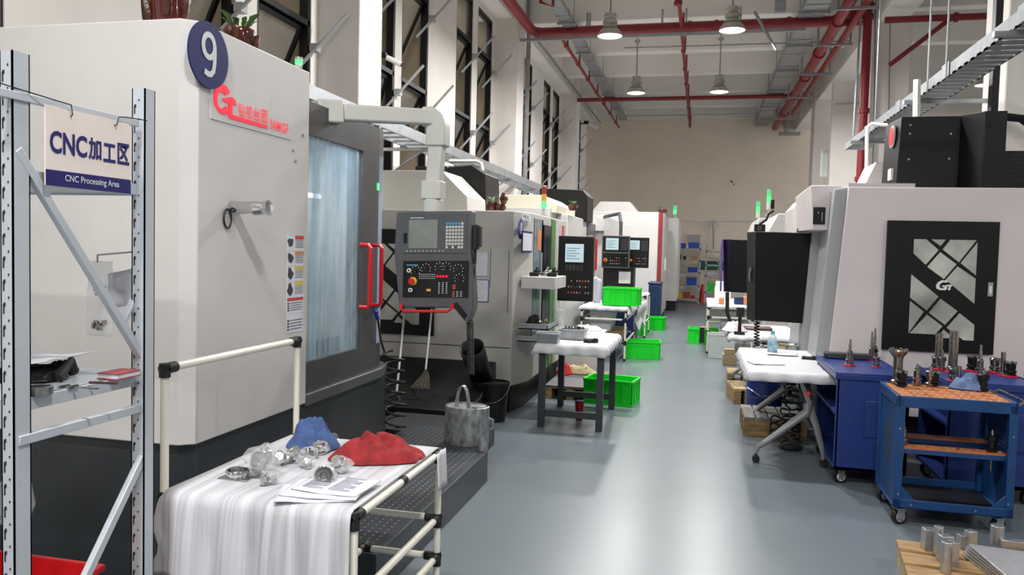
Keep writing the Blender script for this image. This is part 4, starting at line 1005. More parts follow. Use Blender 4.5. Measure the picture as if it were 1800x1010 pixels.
# the sign with its wire
XS = XR+.02
a, c = P(78, 325, X=XS), P(228, 215, X=XS); tl = P(78, 185, X=XS)
y0, y1, z0, z1 = a.y, c.y, a.z, (tl.z+c.z)/2
t = thing('area_sign', 'white and blue plastic sign reading CNC Processing Area wired to the rack', 'sign', (XS, (y0+y1)/2, z1))
B().box(XS, y0, z0, XS+.004, y1, z1).build('board', 'signwhite', t)
zb_ = z0+(z1-z0)*.2
B().box(XS+.004, y0, z0, XS+.0045, y1, zb_).build('blue_band', 'navyband', t)
bb = B(); h_ = z1-z0; w_ = y1-y0; zb0 = z0+h_*.41; ch = h_*.285
bb.text('CNC', (XS+.0045, y0+w_*.04, zb0+.0), (0, 1, 0), (0, 0, 1), width=w_*.41, height=ch, bold=.028)
for i, c_ in enumerate('加工区'):
    bb.text(c_, (XS+.0045, y0+w_*(.465+.178*i), zb0-.002), (0, 1, 0), (0, 0, 1), width=w_*.155, height=ch*(1.04 if i != 1 else .9), bold=.03)
bb.build('main_writing', 'navyband', t)
B().text('CNC Processing Area', (XS+.005, y0+w_*.2, z0+h_*.05), (0, 1, 0), (0, 0, 1), width=w_*.64, height=h_*.11, bold=.012).build('band_writing', 'plate9', t)
B().tube([(XS-.03, y0-.14, z1+.035), (XS+.01, y0+.02, z1+.015), (XS+.012, y0+.08, z1+.012), (XS+.012, y0+.085, z1-.015), (XS-.002, y0+.087, z1-.022)], .0018, 5).build('wire', 'rubber', t)
B().tube([(XS+.03, y1+.04, z1+.015), (XS+.012, y1-.03, z1+.014), (XS+.012, y1-.06, z1+.01), (XS+.012, y1-.07, z1-.015), (XS-.002, y1-.072, z1-.02)], .0018, 5).build('wire', 'rubber', t)
# things on the rack shelf
SH = 1.192
q = P(95, 660, Z=SH)
lump(V((q.x-.03, 1.98, SH)), .12, .085, .042, 'crumpled black plastic bag on the rack shelf under white paper', 'black', 'black_bag', 3, cat='bag')
def pp_(x0, x1, y0, y1, z, rz=0, c=None, bend=0, m='paper', th=.003, seed=0):
    cx, cy = (x0+x1)/2, (y0+y1)/2
    def fn(a, b_):
        x, y = x0+(x1-x0)*a, y0+(y1-y0)*b_; x, y = rot((x, y), rz, (cx, cy))
        return (x, y, z+th/2+bend*(abs(a-.5)**2*2+nz(a*3, b_*3, seed)*.5+.3))
    return B().grid(fn, 14, 10)
o = pp_(q.x-.16, q.x+.085, 1.9, 2.13, SH+.05, .1, bend=.02, seed=4).build('paper_sheet', 'paper', None, sol=.002); tag(o, 'white sheet of paper lying over the black bag on the rack shelf', 'paper')
q = P(160, 650, Z=SH); b = B()
for i in range(5): b.tube([V((q.x-.035+.02*i, 2.06+.02*(i % 2), SH+.012)), V((q.x-.02+.02*i, 2.03, SH+.03+.006*i)), V((q.x+.0+.02*i, 2.0-.01*i, SH+.012))], .013, 8)
tag(crumple(b, 0, .006).build('rubber_glove', 'rubber'), 'pair of black rubber gloves heaped beside the red book on the rack', 'glove')
q = P(212, 655, Y=2.1)
t = thing('notebook', 'worn red covered book at the end of the rack shelf', 'book', (q.x, 2.08, SH))
b = B().box(q.x-.04, 2.05, SH+.003, q.x+.03, 2.15, SH+.016); b.build('pages', 'paper', t)
B().box(q.x-.042, 2.048, SH, q.x+.032, 2.152, SH+.003).box(q.x-.042, 2.048, SH+.016, q.x+.032, 2.152, SH+.019).build('cover', 'bookred', t)
q = P(68, 685, Z=SH+.01)
tag(B().lathe([(.03, 0), (.036, 0), (.036, .02), (.031, .022), (.029, .02), (.029, .003)], V((q.x, q.y, SH)), 28).build('steel_ring', 'steel'), 'turned steel ring on the near end of the rack shelf', 'ring')
q = P(120, 680, Z=SH)
tag(B().box(q.x-.02, q.y-.004, SH, q.x+.1, q.y+.004, SH+.004).box(q.x-.02, q.y-.02, SH, q.x-.01, q.y+.02, SH+.004).box(q.x+.01, q.y-.018, SH, q.x+.02, q.y+.018, SH+.006).build('caliper', 'steel'), 'steel caliper lying beside the turned ring on the rack', 'caliper')
q = P(172, 676, Z=SH); tag(B().cyl((q.x-.03, q.y, SH+.005), (q.x+.05, q.y+.02, SH+.005), .004, n=8).build('driver_bit', 'brownleather'), 'thin dark rod lying near the gloves on the rack shelf', 'tool')
# clear bag of small parts and white leaflet hung behind the rack
YB2 = 2.26
c0, c1 = P(158, 458, Y=YB2), P(205, 592, Y=YB2)
t = thing('parts_bag', 'clear plastic bag of small metal parts hanging behind the rack', 'bag', (c0.x, YB2, c0.z))
def fn(a, b_): return (c0.x-.015+(c1.x-c0.x)*a+.01*b_*(1-a), YB2-.02*sin(pi*a)*sin(pi*b_)-.004*nz(a*7, b_*9), c1.z+(c0.z-c1.z)*b_)
B().grid(fn, 14, 18).build('film_bag', 'film', t, ang=30, sol=.001)
b = B(); rr = random.Random(2)
for i in range(16): 
    x = c0.x+.02+rr.random()*.045; z = c1.z+.015+rr.random()*.025+(.12 if i > 8 else 0); b.cyl((x, YB2-.01, z), (x+.01*rr.random(), YB2-.012, z+.016), .006, n=8)
b.build('metal_part', 'toolsteel', t)
B().cyl((c0.x+.03, YB2, c0.z-.005), (c0.x+.03, YB2+.0, c0.z+.02), .003, n=6).cyl((c0.x+.03, YB2, c0.z+.02), (XR, 2.2, c0.z+.04), .003, n=6).build('hook', 'galv', t)
q0, q1 = P(190, 480, Y=2.28), P(232, 545, Y=2.28)
tag(B().grid(lambda a, c_: (q0.x+(q1.x-q0.x)*a, 2.28+.015*sin(a*3), q1.z+(q0.z-q1.z)*c_+.02*a), 8, 6).build('paper_leaflet', 'paper', sol=.001), 'pale leaflet hanging beside the clear parts bag behind the rack', 'paper')
# boxes low in the rack
def tub(name, label, cat, c, w_, d_, h_, m, rz=0, th=.006):
    t = B(); tp = 1.0; bt = .92
    def rg(s_, z, e=0): return [rot((c[0]+sx*(w_/2*s_-e), c[1]+sy*(d_/2*s_-e)), rz, (c[0], c[1]))+(z,) for sx, sy in ((-1, -1), (1, -1), (1, 1), (-1, 1))]
    L_ = [rg(bt, c[2]), rg(tp, c[2]+h_), rg(tp, c[2]+h_, th), rg(bt, c[2]+th, th)]
    vs = sum(L_, []); fs = [(3, 2, 1, 0), (12, 13, 14, 15)]
    for k_ in range(3): fs += [(k_*4+i, k_*4+(i+1) % 4, k_*4+4+(i+1) % 4, k_*4+4+i) for i in range(4)]
    t.add(vs, fs); o_ = rg(1.05, c[2]+h_-.02); p_ = rg(1.05, c[2]+h_)
    t.add(o_+p_+rg(.98, c[2]+h_-.02)+rg(.98, c[2]+h_), [(i, (i+1) % 4, 4+(i+1) % 4, 4+i) for i in range(4)]+[(i, 8+i, 8+(i+1) % 4, (i+1) % 4) for i in range(4)]+[(4+i, 4+(i+1) % 4, 12+(i+1) % 4, 12+i) for i in range(4)])
    return tag(t.build(name, m, None, bev=.003, loc=c), label, cat)
RZ = P(150, 991, Y=2.12).z-.17
tub('storage_box', 'red plastic box on the bottom shelf of the rack', 'box', (-2.06, 1.93, RZ), .42, .4, .17, 'redbox')
tub('storage_box', 'green plastic box at the far left of the rack bottom shelf', 'box', (-2.5, 1.96, RZ), .34, .4, .3, 'green')
q = P(36, 915, Y=2.15); 
b = B().lathe([(0, 0), (.05, .0), (.07, .05), (.06, .1), (.02, .14), (.03, .16)], V((q.x, 2.12, RZ+.28)), 12); crumple(b, 0, .02, 20)
tag(b.build('plastic_bag', 'film', ang=20), 'crumpled clear bag sticking up beside the green box on the rack', 'bag')
q = P(136, 993, Y=1.95)
tag(B().lathe([(.028, 0), (.036, 0), (.036, .03), (.033, .034), (.028, .03), (.026, .002)], V((q.x, 1.95, RZ+.12)), 24).build('steel_ring', 'steel'), 'steel ring standing inside the red box on the rack', 'ring')
tag(B().lathe([(.0, 0), (.03, 0), (.03, .115), (.0, .12)], V((q.x-.0, 1.95, .63)), 16).build('steel_slug', 'steel') if 0 else B().cb((q.x-.02, 1.95, RZ+.065), (.2, .12, .1)).build('wooden_block', 'woodpale', bev=.004), 'pale wooden block inside the red box on the rack', 'block')
# ------------------------------------------------------------------ foreground tube table
TX0, TX1, TY0, TY1, TZ = -1.79, -1.075, 2.36, 3.22, .75
t = thing('pipe_table', 'cream tube frame table with black joints in the left foreground', 'table', ((TX0+TX1)/2, (TY0+TY1)/2, 0))
r = .0145
zu0 = P(302, 645, X=TX0).z; zu1 = zu0
def joint(p, d, r_=.02, L_=.07):
    p = V(p); d = V(d).normalized(); return B().cyl(p-d*.015, p+d*L_, r_, n=12)
legs = {'a': (TX0, TY0+.0), 'b': (TX1, TY0), 'c': (TX1, TY1), 'd': (TX0, TY1+.06)}
for k_, (x, y) in legs.items():
    B().cyl((x, y, 0.0), (x, y, (zu0 if k_ in 'ad' else TZ-.02)), r, n=12).build('leg', 'tube', t)
    B().cyl((x, y, 0), (x, y, .03), .019, n=12).build('foot', 'rubber', t)
z4 = P(774, 910, Y=TY1).z; z5 = P(774, 978, Y=TY1).z
rails = [((TX0, TY0, zu0), (TX0, TY1+.06, zu0))]
for z in (TZ-.02, z4): rails += [((TX1, TY0, z), (TX1, TY1, z)), ((TX0, TY0, z), (TX0, TY1+.06, z)), ((TX0, TY1, z), (TX1, TY1, z)), ((TX0, TY0, z), (TX1, TY0, z))]
rails += [((TX1, TY0, z5), (TX1, TY1, z5)), ((TX0, TY1, z5), (TX1, TY1, z5)), ((-1.42, TY0, z5), (-1.42, TY1, z5))]
for a, c_ in rails: B().cyl(a, c_, r, n=12).build('rail', 'tube', t)
JB = {}
def JJ(p): return JB.setdefault(tuple(round(c_, 2) for c_ in p), B())
def addj(p, d): 
    p = V(p); d = V(d); JJ(p).cyl(p-d*.012, p+d*.055, .0195, n=12)
for (x, y) in legs.values():
    sx = 1 if x < -1.4 else -1; sy = 1 if y < 3 else -1
    for z in (TZ-.02, z4): addj((x, y, z), (sx, 0, 0)); addj((x, y, z), (0, sy, 0)); JJ((x, y, z)).cyl((x, y, z-.04), (x, y, z+.02), .0195, n=12)
    if x < -1.4: addj((x, y, zu0), (0, sy, 0)); JJ((x, y, zu0)).cyl((x, y, zu0-.03), (x, y, zu0+.018), .0195, n=12)
for y in (TY0, TY1): addj((TX1, y, z5), (0, 1 if y < 3 else -1, 0)); JJ((TX1, y, z5)).cyl((TX1, y, z5-.04), (TX1, y, z5+.02), .0195, n=12); addj((TX1, y, z5), (-1, 0, 0))
JJ((-1.42, TY1, z5)).cyl((-1.42, TY1-.04, z5), (-1.42, TY1+.04, z5), .0195, n=12).cyl((-1.46, TY1, z5), (-1.38, TY1, z5), .0195, n=12)
q = P(708, 845, X=TX1); JJ((TX1, q.y, TZ)).cyl((TX1, q.y-.02, TZ-.02), (TX1, q.y+.02, TZ-.02), .0175, n=12)
for jb in JB.values(): jb.build('joint', 'rubber', t)
B().box(TX0+.01, TY0+.01, TZ-.012, TX1-.012, TY1-.01, TZ-.002).build('tabletop', 'whitepvc', t)
zt_ = TZ+.001
drape(TX0+.015, TX1-.0, TY0-.012, TY1+.0, zt_, hl=.03, hr=.0, hf=.3, hb=.05, seed=1, label='ribbed white foam sheet hanging over the front of the foreground table', group=None, amp=.006, hem=.03)
o = B().grid(lambda a, c_: (TX1+.022+.01*c_+.004*sin(a*9), 3.13+.11*a, TZ+.004-.16*c_), 10, 6).build('foam_flap', 'foam', None, sol=.003); tag(o, 'small corner of foam hanging at the back right corner of the foreground table', 'foam sheet')
# cloths and shiny parts on the foreground table
TT = TZ+.01
def on(px, py, z=TT): return P(px, py, Z=z)
q = on(543, 790); lump(V((q.x, q.y+.03, TT)), .105, .09, .135, 'blue cleaning cloth heaped at the back of the foreground table', 'bluecloth', 'cleaning_cloth', 11, peak=.6, rz=.2)
q = on(662, 805); lump(V((q.x, q.y, TT)), .185, .12, .085, 'red cleaning cloth crumpled on the right of the foreground table', 'redcloth', 'cleaning_cloth', 23, peak=.1, rz=.3)
for i, (px, py, dx, dy, rz, z) in enumerate([(560, 868, .27, .2, .35, TT), (575, 862, .27, .2, .12, TT+.006), (592, 855, .25, .19, -.05, TT+.012)]):
    q = on(px, py, z); b = pp_(q.x-dx/2, q.x+dx/2, q.y-dy/2, q.y+dy/2, z, rz, bend=.008, seed=i*5)
    if i == 2:
        for k_ in range(9):
            for c_ in range(2):
                x = q.x-.1+.1*c_; y = q.y+.075-.017*k_; p4 = [rot(p, rz, (q.x, q.y))+(z+.0085+.003,) for p in ((x, y), (x+.08-.03*(k_ % 3 == 1), y), (x+.08-.03*(k_ % 3 == 1), y+.002), (x, y+.002))]
                b.add(p4, [(0, 1, 2, 3)], 1)
    o = b.build('paper_stack', ['paper', 'ink'], None, sol=.004, ang=60)
    tag(o, ['lowest slightly turned paper sheaf under the others on the foreground table', 'middle paper sheaf with a curled front edge on the foreground table', 'topmost printed sheet of the papers on the foreground table'][i], 'paper')
def lay(b, q, ang, tilt):
    "turn a part built upright at the origin and put it at q"
    M = Matrix.Translation(q) @ Matrix.Rotation(ang, 4, 'Z') @ Matrix.Rotation(tilt, 4, 'X'); b.xf(M); return b
def film(t, c, r_, s=1, seed=0):
    b = B().lathe([(0, -.9), (.6, -.8), (.95, -.3), (1, .2), (.8, .8), (.3, 1.05), (0, 1)], (0, 0, 0), 14); 
    for i, v_ in enumerate(b.v): b.v[i] = V(c)+V((v_.x*r_[0], v_.y*r_[1], v_.z*r_[2]))*(1+.35*nz(v_.x*2+seed, v_.y*2, v_.z*2))
    return b.build('clear_film', 'film', t, ang=15)
# large wrapped disc
q = on(462, 838)
t = thing('machined_flange', 'large round polished flange in clear film standing at the left of the parts', 'machined part', q)
b = B().lathe([(.02, 0), (.05, 0), (.054, .006), (.054, .016), (.044, .02), (.044, .034), (.03, .036), (.028, .01), (.02, .01)], (0, 0, 0), 32)
lay(b, q+V((.0, .01, .058)), -.5, 1.25).build('disc', 'chrome', t); film(t, q+V((.0, 0, .06)), (.07, .05, .055), seed=1)
q = on(418, 838)
t = thing('machined_ring', 'polished ring on a small square plate at the near left of the foreground table', 'machined part', q)
B().lathe([(.036, .006), (.042, .006), (.043, .026), (.041, .03), (.036, .028), (.034, .01)], q, 32).build('ring', 'chrome', t)
B().cb(q+V((.005, 0, .003)), (.115, .1, .006)).build('plate', 'steel', t, bev=.002)
def shard(px, py, ang, tilt, s, label, kind):
    q = on(px, py); t = thing('machined_part', label, 'machined part', q, 0, 'polished machined parts on the foreground table')
    b = B()
    if kind == 0:
        b.lathe([(.012*s, 0), (.029*s, 0), (.03*s, .007*s), (.02*s, .011*s), (.019*s, .028*s), (.027*s, .033*s), (.028*s, .043*s), (.013*s, .044*s), (.012*s, .005*s)], (0, 0, 0), 22)
        for k_ in range(3): a_ = 2.09*k_; b.cyl((.024*s*cos(a_), .024*s*sin(a_), 0), (.024*s*cos(a_), .024*s*sin(a_), .04*s), .007*s, n=10)
    elif kind == 1:
        b.lathe([(.012*s, 0), (.026*s, 0), (.026*s, .03*s), (.018*s, .034*s), (.018*s, .055*s), (.012*s, .055*s)], (0, 0, 0), 20); b.box(-.035*s, -.006*s, .008*s, .035*s, .006*s, .022*s)
    else:
        b.prism([(-.03*s, 0), (.028*s, 0), (.034*s, .012*s), (.012*s, .02*s), (.004*s, .042*s), (-.022*s, .045*s), (-.034*s, .02*s)], 'y', -.008*s, .008*s); b.cyl((-.014*s, -.024*s, .022*s), (-.014*s, .024*s, .022*s), .016*s, n=18).cyl((.02*s, -.016*s, .008*s), (.02*s, .016*s, .008*s), .009*s, n=14)
    zmin = 0
    lay(b, q+V((0, 0, .02*s+.008)), ang, tilt); zm = min(v_.z for v_ in b.v); b.xf(Matrix.Translation((0, 0, q.z-zm)))
    b.build('metal_body', 'chrome', t, ang=25, bev=.0015); film(t, q+V((0, 0, .026*s)), (.043*s, .03*s, .026*s), seed=px)
    return t
for i, (px, py, a, ti, s, kd, lb) in enumerate([
    (493, 815, .4, 1.2, 1.0, 1, 'polished part leaning just right of the large flange'), (522, 812, -.3, .5, 1.0, 0, 'polished block in film between the flange and the blue cloth'),
    (545, 806, .8, 1.0, .9, 2, 'polished bracket lying in front of the blue cloth'), (563, 797, .2, .3, 1.0, 0, 'polished block touching the right end of the blue cloth'),
    (578, 783, 1.2, .9, .9, 1, 'rearmost polished part next to the red cloth'), (540, 822, -.8, .2, .9, 2, 'polished bracket just above the papers near the middle'),
    (568, 850, .5, 1.3, 1.15, 0, 'polished part lying on the printed paper, nearest of all'), (600, 830, -.2, .7, 1.05, 1, 'polished part between the papers and the red cloth'), (475, 850, .1, 1.4, .9, 2, 'polished part at the left corner of the papers')]):
    shard(px, py, a, ti, s, lb, kd)
# ------------------------------------------------------------------ floor things between machine 9 and machine 2
ZS = .21
q = P(813, 783, Z=ZS); q = V((q.x, q.y+.1, ZS))
t = thing('oil_can', 'oval galvanised oil can with tall handle standing on the step', 'oil can', q)
B().lathe([(0, 0), (.16, 0), (.165, .01), (.165, .27), (.158, .275), (.155, .262), (0, .262)], q, 36, sx=1.0, sy=.78).build('can_body', 'galvtin', t)
B().lathe([(.05, .262), (.055, .275), (0, .278)], q+V((.09, 0, 0)), 20).build('lid', 'galvtin', t)
b = B(); pts = [q+V((-.03+.0, -.02+.06*cos(a)*0, .26+.16*sin(a)))+V((.055*(-cos(a)), .03*cos(a), 0)) for a in [pi*i/10 for i in range(11)]]
for a, c_ in zip(pts, pts[1:]): sqbeam(b, a, c_, .03, .006)
b.build('handle', 'galvtin', t); B().tube([q+V((.155, -.02, .2)), q+V((.2, -.03, .19)), q+V((.205, -.03, .13)), q+V((.155, -.02, .1))], .008, 6).build('side_handle', 'galvtin', t)
q = P(850, 791, Z=ZS); tag(B().lathe([(0, 0), (.034, 0), (.036, .1), (.033, .1), (.031, .01), (0, .01)], V((q.x-.005, q.y+.0, ZS)), 20).build('tin_cup', 'galvtin'), 'small grey tin cup on the step corner beside the oil can', 'cup')
q = P(860, 742, Z=0)
t = thing('bucket', 'black bucket with wire handle on the floor behind the oil can', 'bucket', q)
q = q+V((0, .1, 0))
B().lathe([(0, 0), (.125, 0), (.155, .34), (.162, .345), (.162, .37), (.15, .37), (.12, .02), (0, .02)], q, 28).build('bucket_body', 'black', t)
B().tube([q+V((.162*cos(a), .0-.05*abs(sin(a))-.1*sin(a), .33-.14*sin(a))) for a in [pi*i/12 for i in range(13)]], .004, 6).build('handle', 'steel', t)
b = B()
for i in range(9): b.cyl(q+V((-.12+.03*i, -.09, .355)), q+V((-.12+.03*i, .09, .355)), .003, n=5); b.cyl(q+V((-.13, -.09+.022*i, .358)), q+V((.13, -.09+.022*i, .358)), .003, n=5)
b.build('strainer', 'rubber', t)
q = P(845, 668, Y=7.2)
b = B(); a = V((q.x, 7.25, q.z)); d = V((-.03, -.28, .34)); b.cyl(a, a+d, .1, .115, n=28, cap=False); b.cyl(a, a+d*.02, .1, n=28)
tag(b.build('chip_chute', 'black', sol=.006), 'black round chip chute leaning at the foot of the second machine', 'chute')
t = thing('chip_tray', 'black oily chip tray under the second left machine', 'tray', (-2.6, 7, 0))
B().prism([(6.55, 0), (6.55, .2), (6.95, .26), (7.47, .52), (7.47, 0)], 'x', -3.2, -1.92).build('tray_body', 'black', t, bev=.01)
b = B(); rr = random.Random(5)
for i in range(60): x = rr.uniform(-3.0, -2.0); y = rr.uniform(6.6, 6.93); b.cb((x, y, .212+.15*(y-6.55)), (.008, .006, .006))
b.build('metal_chips', 'chrome', t)['kind'] = 'stuff'
q0, q1 = P(759, 543, Y=7.42), P(748, 652, Y=6.85)
t = thing('broom', 'broom with pale bristles leaning on the second machine door', 'broom', q1)
B().cyl(q1, q0, .01, n=8).build('stick', 'plasticgrey', t)
b = B(); q2 = P(738, 682, Y=6.78)
for i in range(26):
    a = -1+2*i/25; b.tube([q1+V((0, 0, .02)), q1+V((a*.03, 0, -.03)), q2+V((a*.09, .02*nz(a*9, 0), .0+.01*nz(a*5, 1)))], .005, 4)
b.build('bristles', 'bristle', t)
q0, q1 = P(711, 548, Y=7.42), P(697, 690, Y=6.75)
t = thing('mop', 'long grey mop stick leaning left of the broom', 'mop', q1)
B().cyl(q1, q0, .012, n=8).build('stick', 'plasticgrey', t); b = B()
for i in range(14): b.tube([q1, q1+V((.03*cos(i), .03*sin(i), -.05)), q1+V((.06*cos(i), .06*sin(i), -.1))], .012, 5)
b.build('mop_head', 'rubber', t)
# clipboards on machine 2
def sheet(label, a, c_, Y, frame='plasticgrey', name='notice_sheet', rows=9):
    t = thing(name, label, 'notice', (a.x, Y, c_.z)); B().box(a.x, Y-.008, c_.z, c_.x, Y, a.z).build('frame', frame, t)
    B().box(a.x+.008, Y-.01, c_.z+.008, c_.x-.008, Y-.008, a.z-.008).build('paper', 'paper', t)
    b = B(); 
    for i in range(rows): z = a.z-.02-(a.z-c_.z-.04)*i/rows; b.box(a.x+.02, Y-.0105, z-.005, c_.x-.02-.02*(i % 3), Y-.01, z)
    b.build('writing', 'ink', t)
sheet('handwritten sheet pinned right of the hanging panel, upper of the two', P(831, 441, Y=7.5), P(858, 486, Y=7.5), 7.5)
sheet('violet framed printed sheet right of the hanging panel, lower of the two', P(826, 490, Y=7.5), P(859, 531, Y=7.5), 7.5, 'purple')
a, c_ = P(918, 405, X=-1.67), P(934, 444, X=-1.67)
t = thing('notice_sheet', 'blue framed notice on the aisle side of the second machine', 'notice', (-1.67, a.y, c_.z))
B().box(-1.675, a.y, c_.z, -1.665, c_.y, a.z).build('frame', 'navy', t); B().box(-1.665, a.y+.02, c_.z+.02, -1.663, c_.y-.02, a.z-.02).build('paper', 'paper', t)
# wall shelf with tools and two wire shelves
t = thing('bracket_shelf', 'white bracket shelf on the aisle side of the second machine', 'shelf', (-1.5, 7.9, 1.3))
s0 = P(911, 482, Y=7.55); s1 = P(979, 488, Y=7.95); zsh = P(940, 485, Y=7.8).z
SHX1 = -1.38
b = B().box(-1.72, 7.6, zsh-.12, SHX1, 8.25, zsh).build('shelf_box', 'mwhite', t, bev=.006)
for i, (dx, dy, m_, lb) in enumerate([(.08, .1, 'black', 'black hand tool at the near end of the white bracket shelf'), (.16, .25, 'steel', 'steel holder block standing on the white bracket shelf'), (.25, .15, 'black', 'small black clamp at the outer edge of the white bracket shelf')]):
    b = B().cb((-1.7+dx, 7.65+dy, zsh+.02), (.09, .06, .04)).cyl((-1.7+dx, 7.65+dy, zsh+.04), (-1.7+dx+.03, 7.65+dy+.02, zsh+.09), .012, n=8).cyl((-1.72+dx, 7.68+dy, zsh+.03), (-1.64+dx, 7.68+dy, zsh+.06), .012, n=8)
    tag(b.build('hand_tool', m_, bev=.004), lb, 'tool')
t = thing('wire_shelf', 'grey two level tool shelf below the white bracket shelf', 'shelf', (-1.5, 7.7, .9))
for z in (P(940, 572, Y=7.7).z, P(940, 590, Y=7.7).z-.02):
    B().box(-1.72, 7.5, z-.02, -1.42, 8.1, z-.01).tube([(-1.72, 7.5, z+.03), (-1.42, 7.5, z+.03), (-1.42, 8.1, z+.03)], .006, 6).box(-1.43, 7.5, z-.02, -1.42, 8.1, z+.03).box(-1.72, 7.5, z-.02, -1.42, 7.505, z+.03).build('tray', 'galv', t)
zz = P(940, 572, Y=7.7).z-.008
lump(V((-1.6, 7.72, zz)), .09, .1, .1, 'dark cloth heaped on the grey tool shelf', 'rubber', 'dark_cloth', 31)
b = B(); rr = random.Random(8)
for i in range(8): b.cyl((-1.52+rr.uniform(-.05, .05), 7.6+rr.uniform(0, .3), zz+.0), (-1.5+rr.uniform(-.05, .05), 7.62+rr.uniform(0, .3), zz+.05), .015, n=8)
tag(b.build('fixture_parts', 'toolsteel'), 'small steel fixtures beside the dark cloth on the tool shelf', 'fixture', kind='stuff')
# ------------------------------------------------------------------ black steel table
def ftable(x0, x1, y0, y1, z, label, name='steel_table'):
    t = thing(name, label, 'table', ((x0+x1)/2, (y0+y1)/2, 0))
    for x in (x0+.03, x1-.03):
        for y in (y0+.03, y1-.03): B().box(x-.03, y-.03, 0, x+.03, y+.03, z-.03).build('leg', 'dark', t, bev=.003)
    B().box(x0, y0+.02, .1, x1, y0+.05, .16).build('stretcher', 'dark', t); B().box(x0, y1-.05, .1, x1, y1-.02, .16).build('stretcher', 'dark', t)
    B().box(x0, y0, z-.06, x1, y1, z-.03).build('frame', 'dark', t); B().box(x0-.01, y0-.01, z-.03, x1+.01, y1+.01, z-.002).build('tabletop', 'whitepvc', t)
BZT = P(1052, 608, Y=7.05).z-.005
ftable(-1.41, -.815, 7.05, 8.15, BZT, 'black legged steel table with white foam cover beside the aisle')
drape(-1.43, -.795, 7.03, 8.17, BZT, .08, .08, .1, .05, seed=7, mat_='foam2', label='white foam cover draped over the black legged table', amp=.01, hem=.02)
BT = BZT+.012
def onb(px, py, z=None): return P(px, py, Z=z or BT)
def tray(label, q, w_, d_, h_, m='plasticgrey'): return tub('metal_tray', label, 'tray', q, w_, d_, h_, m)
q = onb(962, 602); tray('grey tray at the left front of the black legged table', (q.x, q.y+.06, BT), .2, .17, .09, 'galv')
q = onb(1005, 597); tray('wider grey tray in the middle of the black legged table', (q.x, q.y+.1, BT), .24, .22, .1, 'galv')
b = B(); rr = random.Random(3)
for i in range(14): x = q.x-.09+rr.random()*.18; y = q.y+.02+rr.random()*.16; b.cyl((x, y, BT+.02), (x, y+.01, BT+.12), .009, n=8)
tag(b.build('shank_tools', 'toolsteel'), 'steel tool shanks standing in the wider grey tray', 'tool', kind='stuff')
q = onb(1035, 602); tag(B().cyl(q+V((-.05, 0, .02)), q+V((.05, .01, .02)), .02, n=12).cyl(q+V((-.01, 0, .02)), q+V((.02, -.05, .015)), .012, n=8).cyl(q+V((.05, .01, .02)), q+V((.07, -.01, .02)), .026, n=12).build('air_grinder', 'rubber'), 'black air tool lying near the right front corner of the black legged table', 'tool')
q = onb(1022, 585); tag(B().prism(rrect(.2, .25, .01, q.x, q.y), 'z', BT, BT+.006).build('paper_sheet', 'paper'), 'white sheet lying at the back right of the black legged table', 'paper')
q = onb(983, 575); 
b = B().lathe([(0, 0), (.04, 0), (.05, .06), (.03, .14), (.045, .19), (.04, .2)], V((q.x, q.y, BT)), 12); crumple(b, 0, .015, 22)
tag(b.build('plastic_bag', 'film', ang=20), 'upright clear plastic bag at the back of the black legged table', 'bag')
q = P(1018, 738, Z=0)
t = thing('tumbler', 'dark red metallic tumbler on the floor under the black legged table', 'tumbler', q)
B().lathe([(0, 0), (.032, 0), (.045, .18), (.042, .18), (.03, .01), (0, .01)], q, 24).build('cup_body', 'tumbler', t); B().lathe([(.047, .178), (.047, .19), (.0, .195)], q, 24).build('lid', 'rubber', t)
# pallet with grey mat, bags
def pallet(label, x0, x1, y0, y1, h=.13, top='wood', n=6, rz=0, name='wooden_pallet', mat_top=None, along='x'):
    cx, cy = (x0+x1)/2, (y0+y1)/2; t = thing(name, label, 'pallet', (cx, cy, 0), rz)
    W_, D_ = x1-x0, y1-y0
    for i in range(n):
        if along == 'x': B().box(-W_/2, -D_/2+D_*i/n+.006, h-.022, W_/2, -D_/2+D_*(i+1)/n-.006, h).build('board', top, t, bev=.003, world=False)
        else: B().box(-W_/2+W_*i/n+.006, -D_/2, h-.022, -W_/2+W_*(i+1)/n-.006, D_/2, h).build('board', top, t, bev=.003, world=False)
    for k_ in (-1, 0, 1):
        if along == 'x': B().box(k_*(W_/2-.04)-.04, -D_/2, 0, k_*(W_/2-.04)+.04, D_/2, h-.022).build('bearer', 'wood', t, bev=.003, world=False)
        else: B().box(-W_/2, k_*(D_/2-.03)-.03, 0, W_/2, k_*(D_/2-.03)+.03, h-.022).build('bearer', 'wood', t, bev=.003, world=False)
    return t
pallet('wooden pallet with a grey mat behind the black legged table', -1.62, -1.05, 8.45, 9.75, .14)
tag(B().box(-1.62, 8.45, .142, -1.05, 9.6, .15).build('rubber_mat', 'panel', bev=.003), 'dark grey mat covering the pallet behind the black legged table', 'mat')
lump(V((P(992, 648, Y=9.3).x, 9.3, .15)), .09, .12, .12, 'red plastic bag heap on the mat of the pallet', 'redhandle', 'plastic_bag', 41, cat='bag')
q = P(1020, 648, Y=9.5); lump(V((q.x, 9.45, .152)), .18, .16, .09, 'beige rags heaped on the pallet behind the black legged table', 'beigecloth', 'cloth_rag', 43)
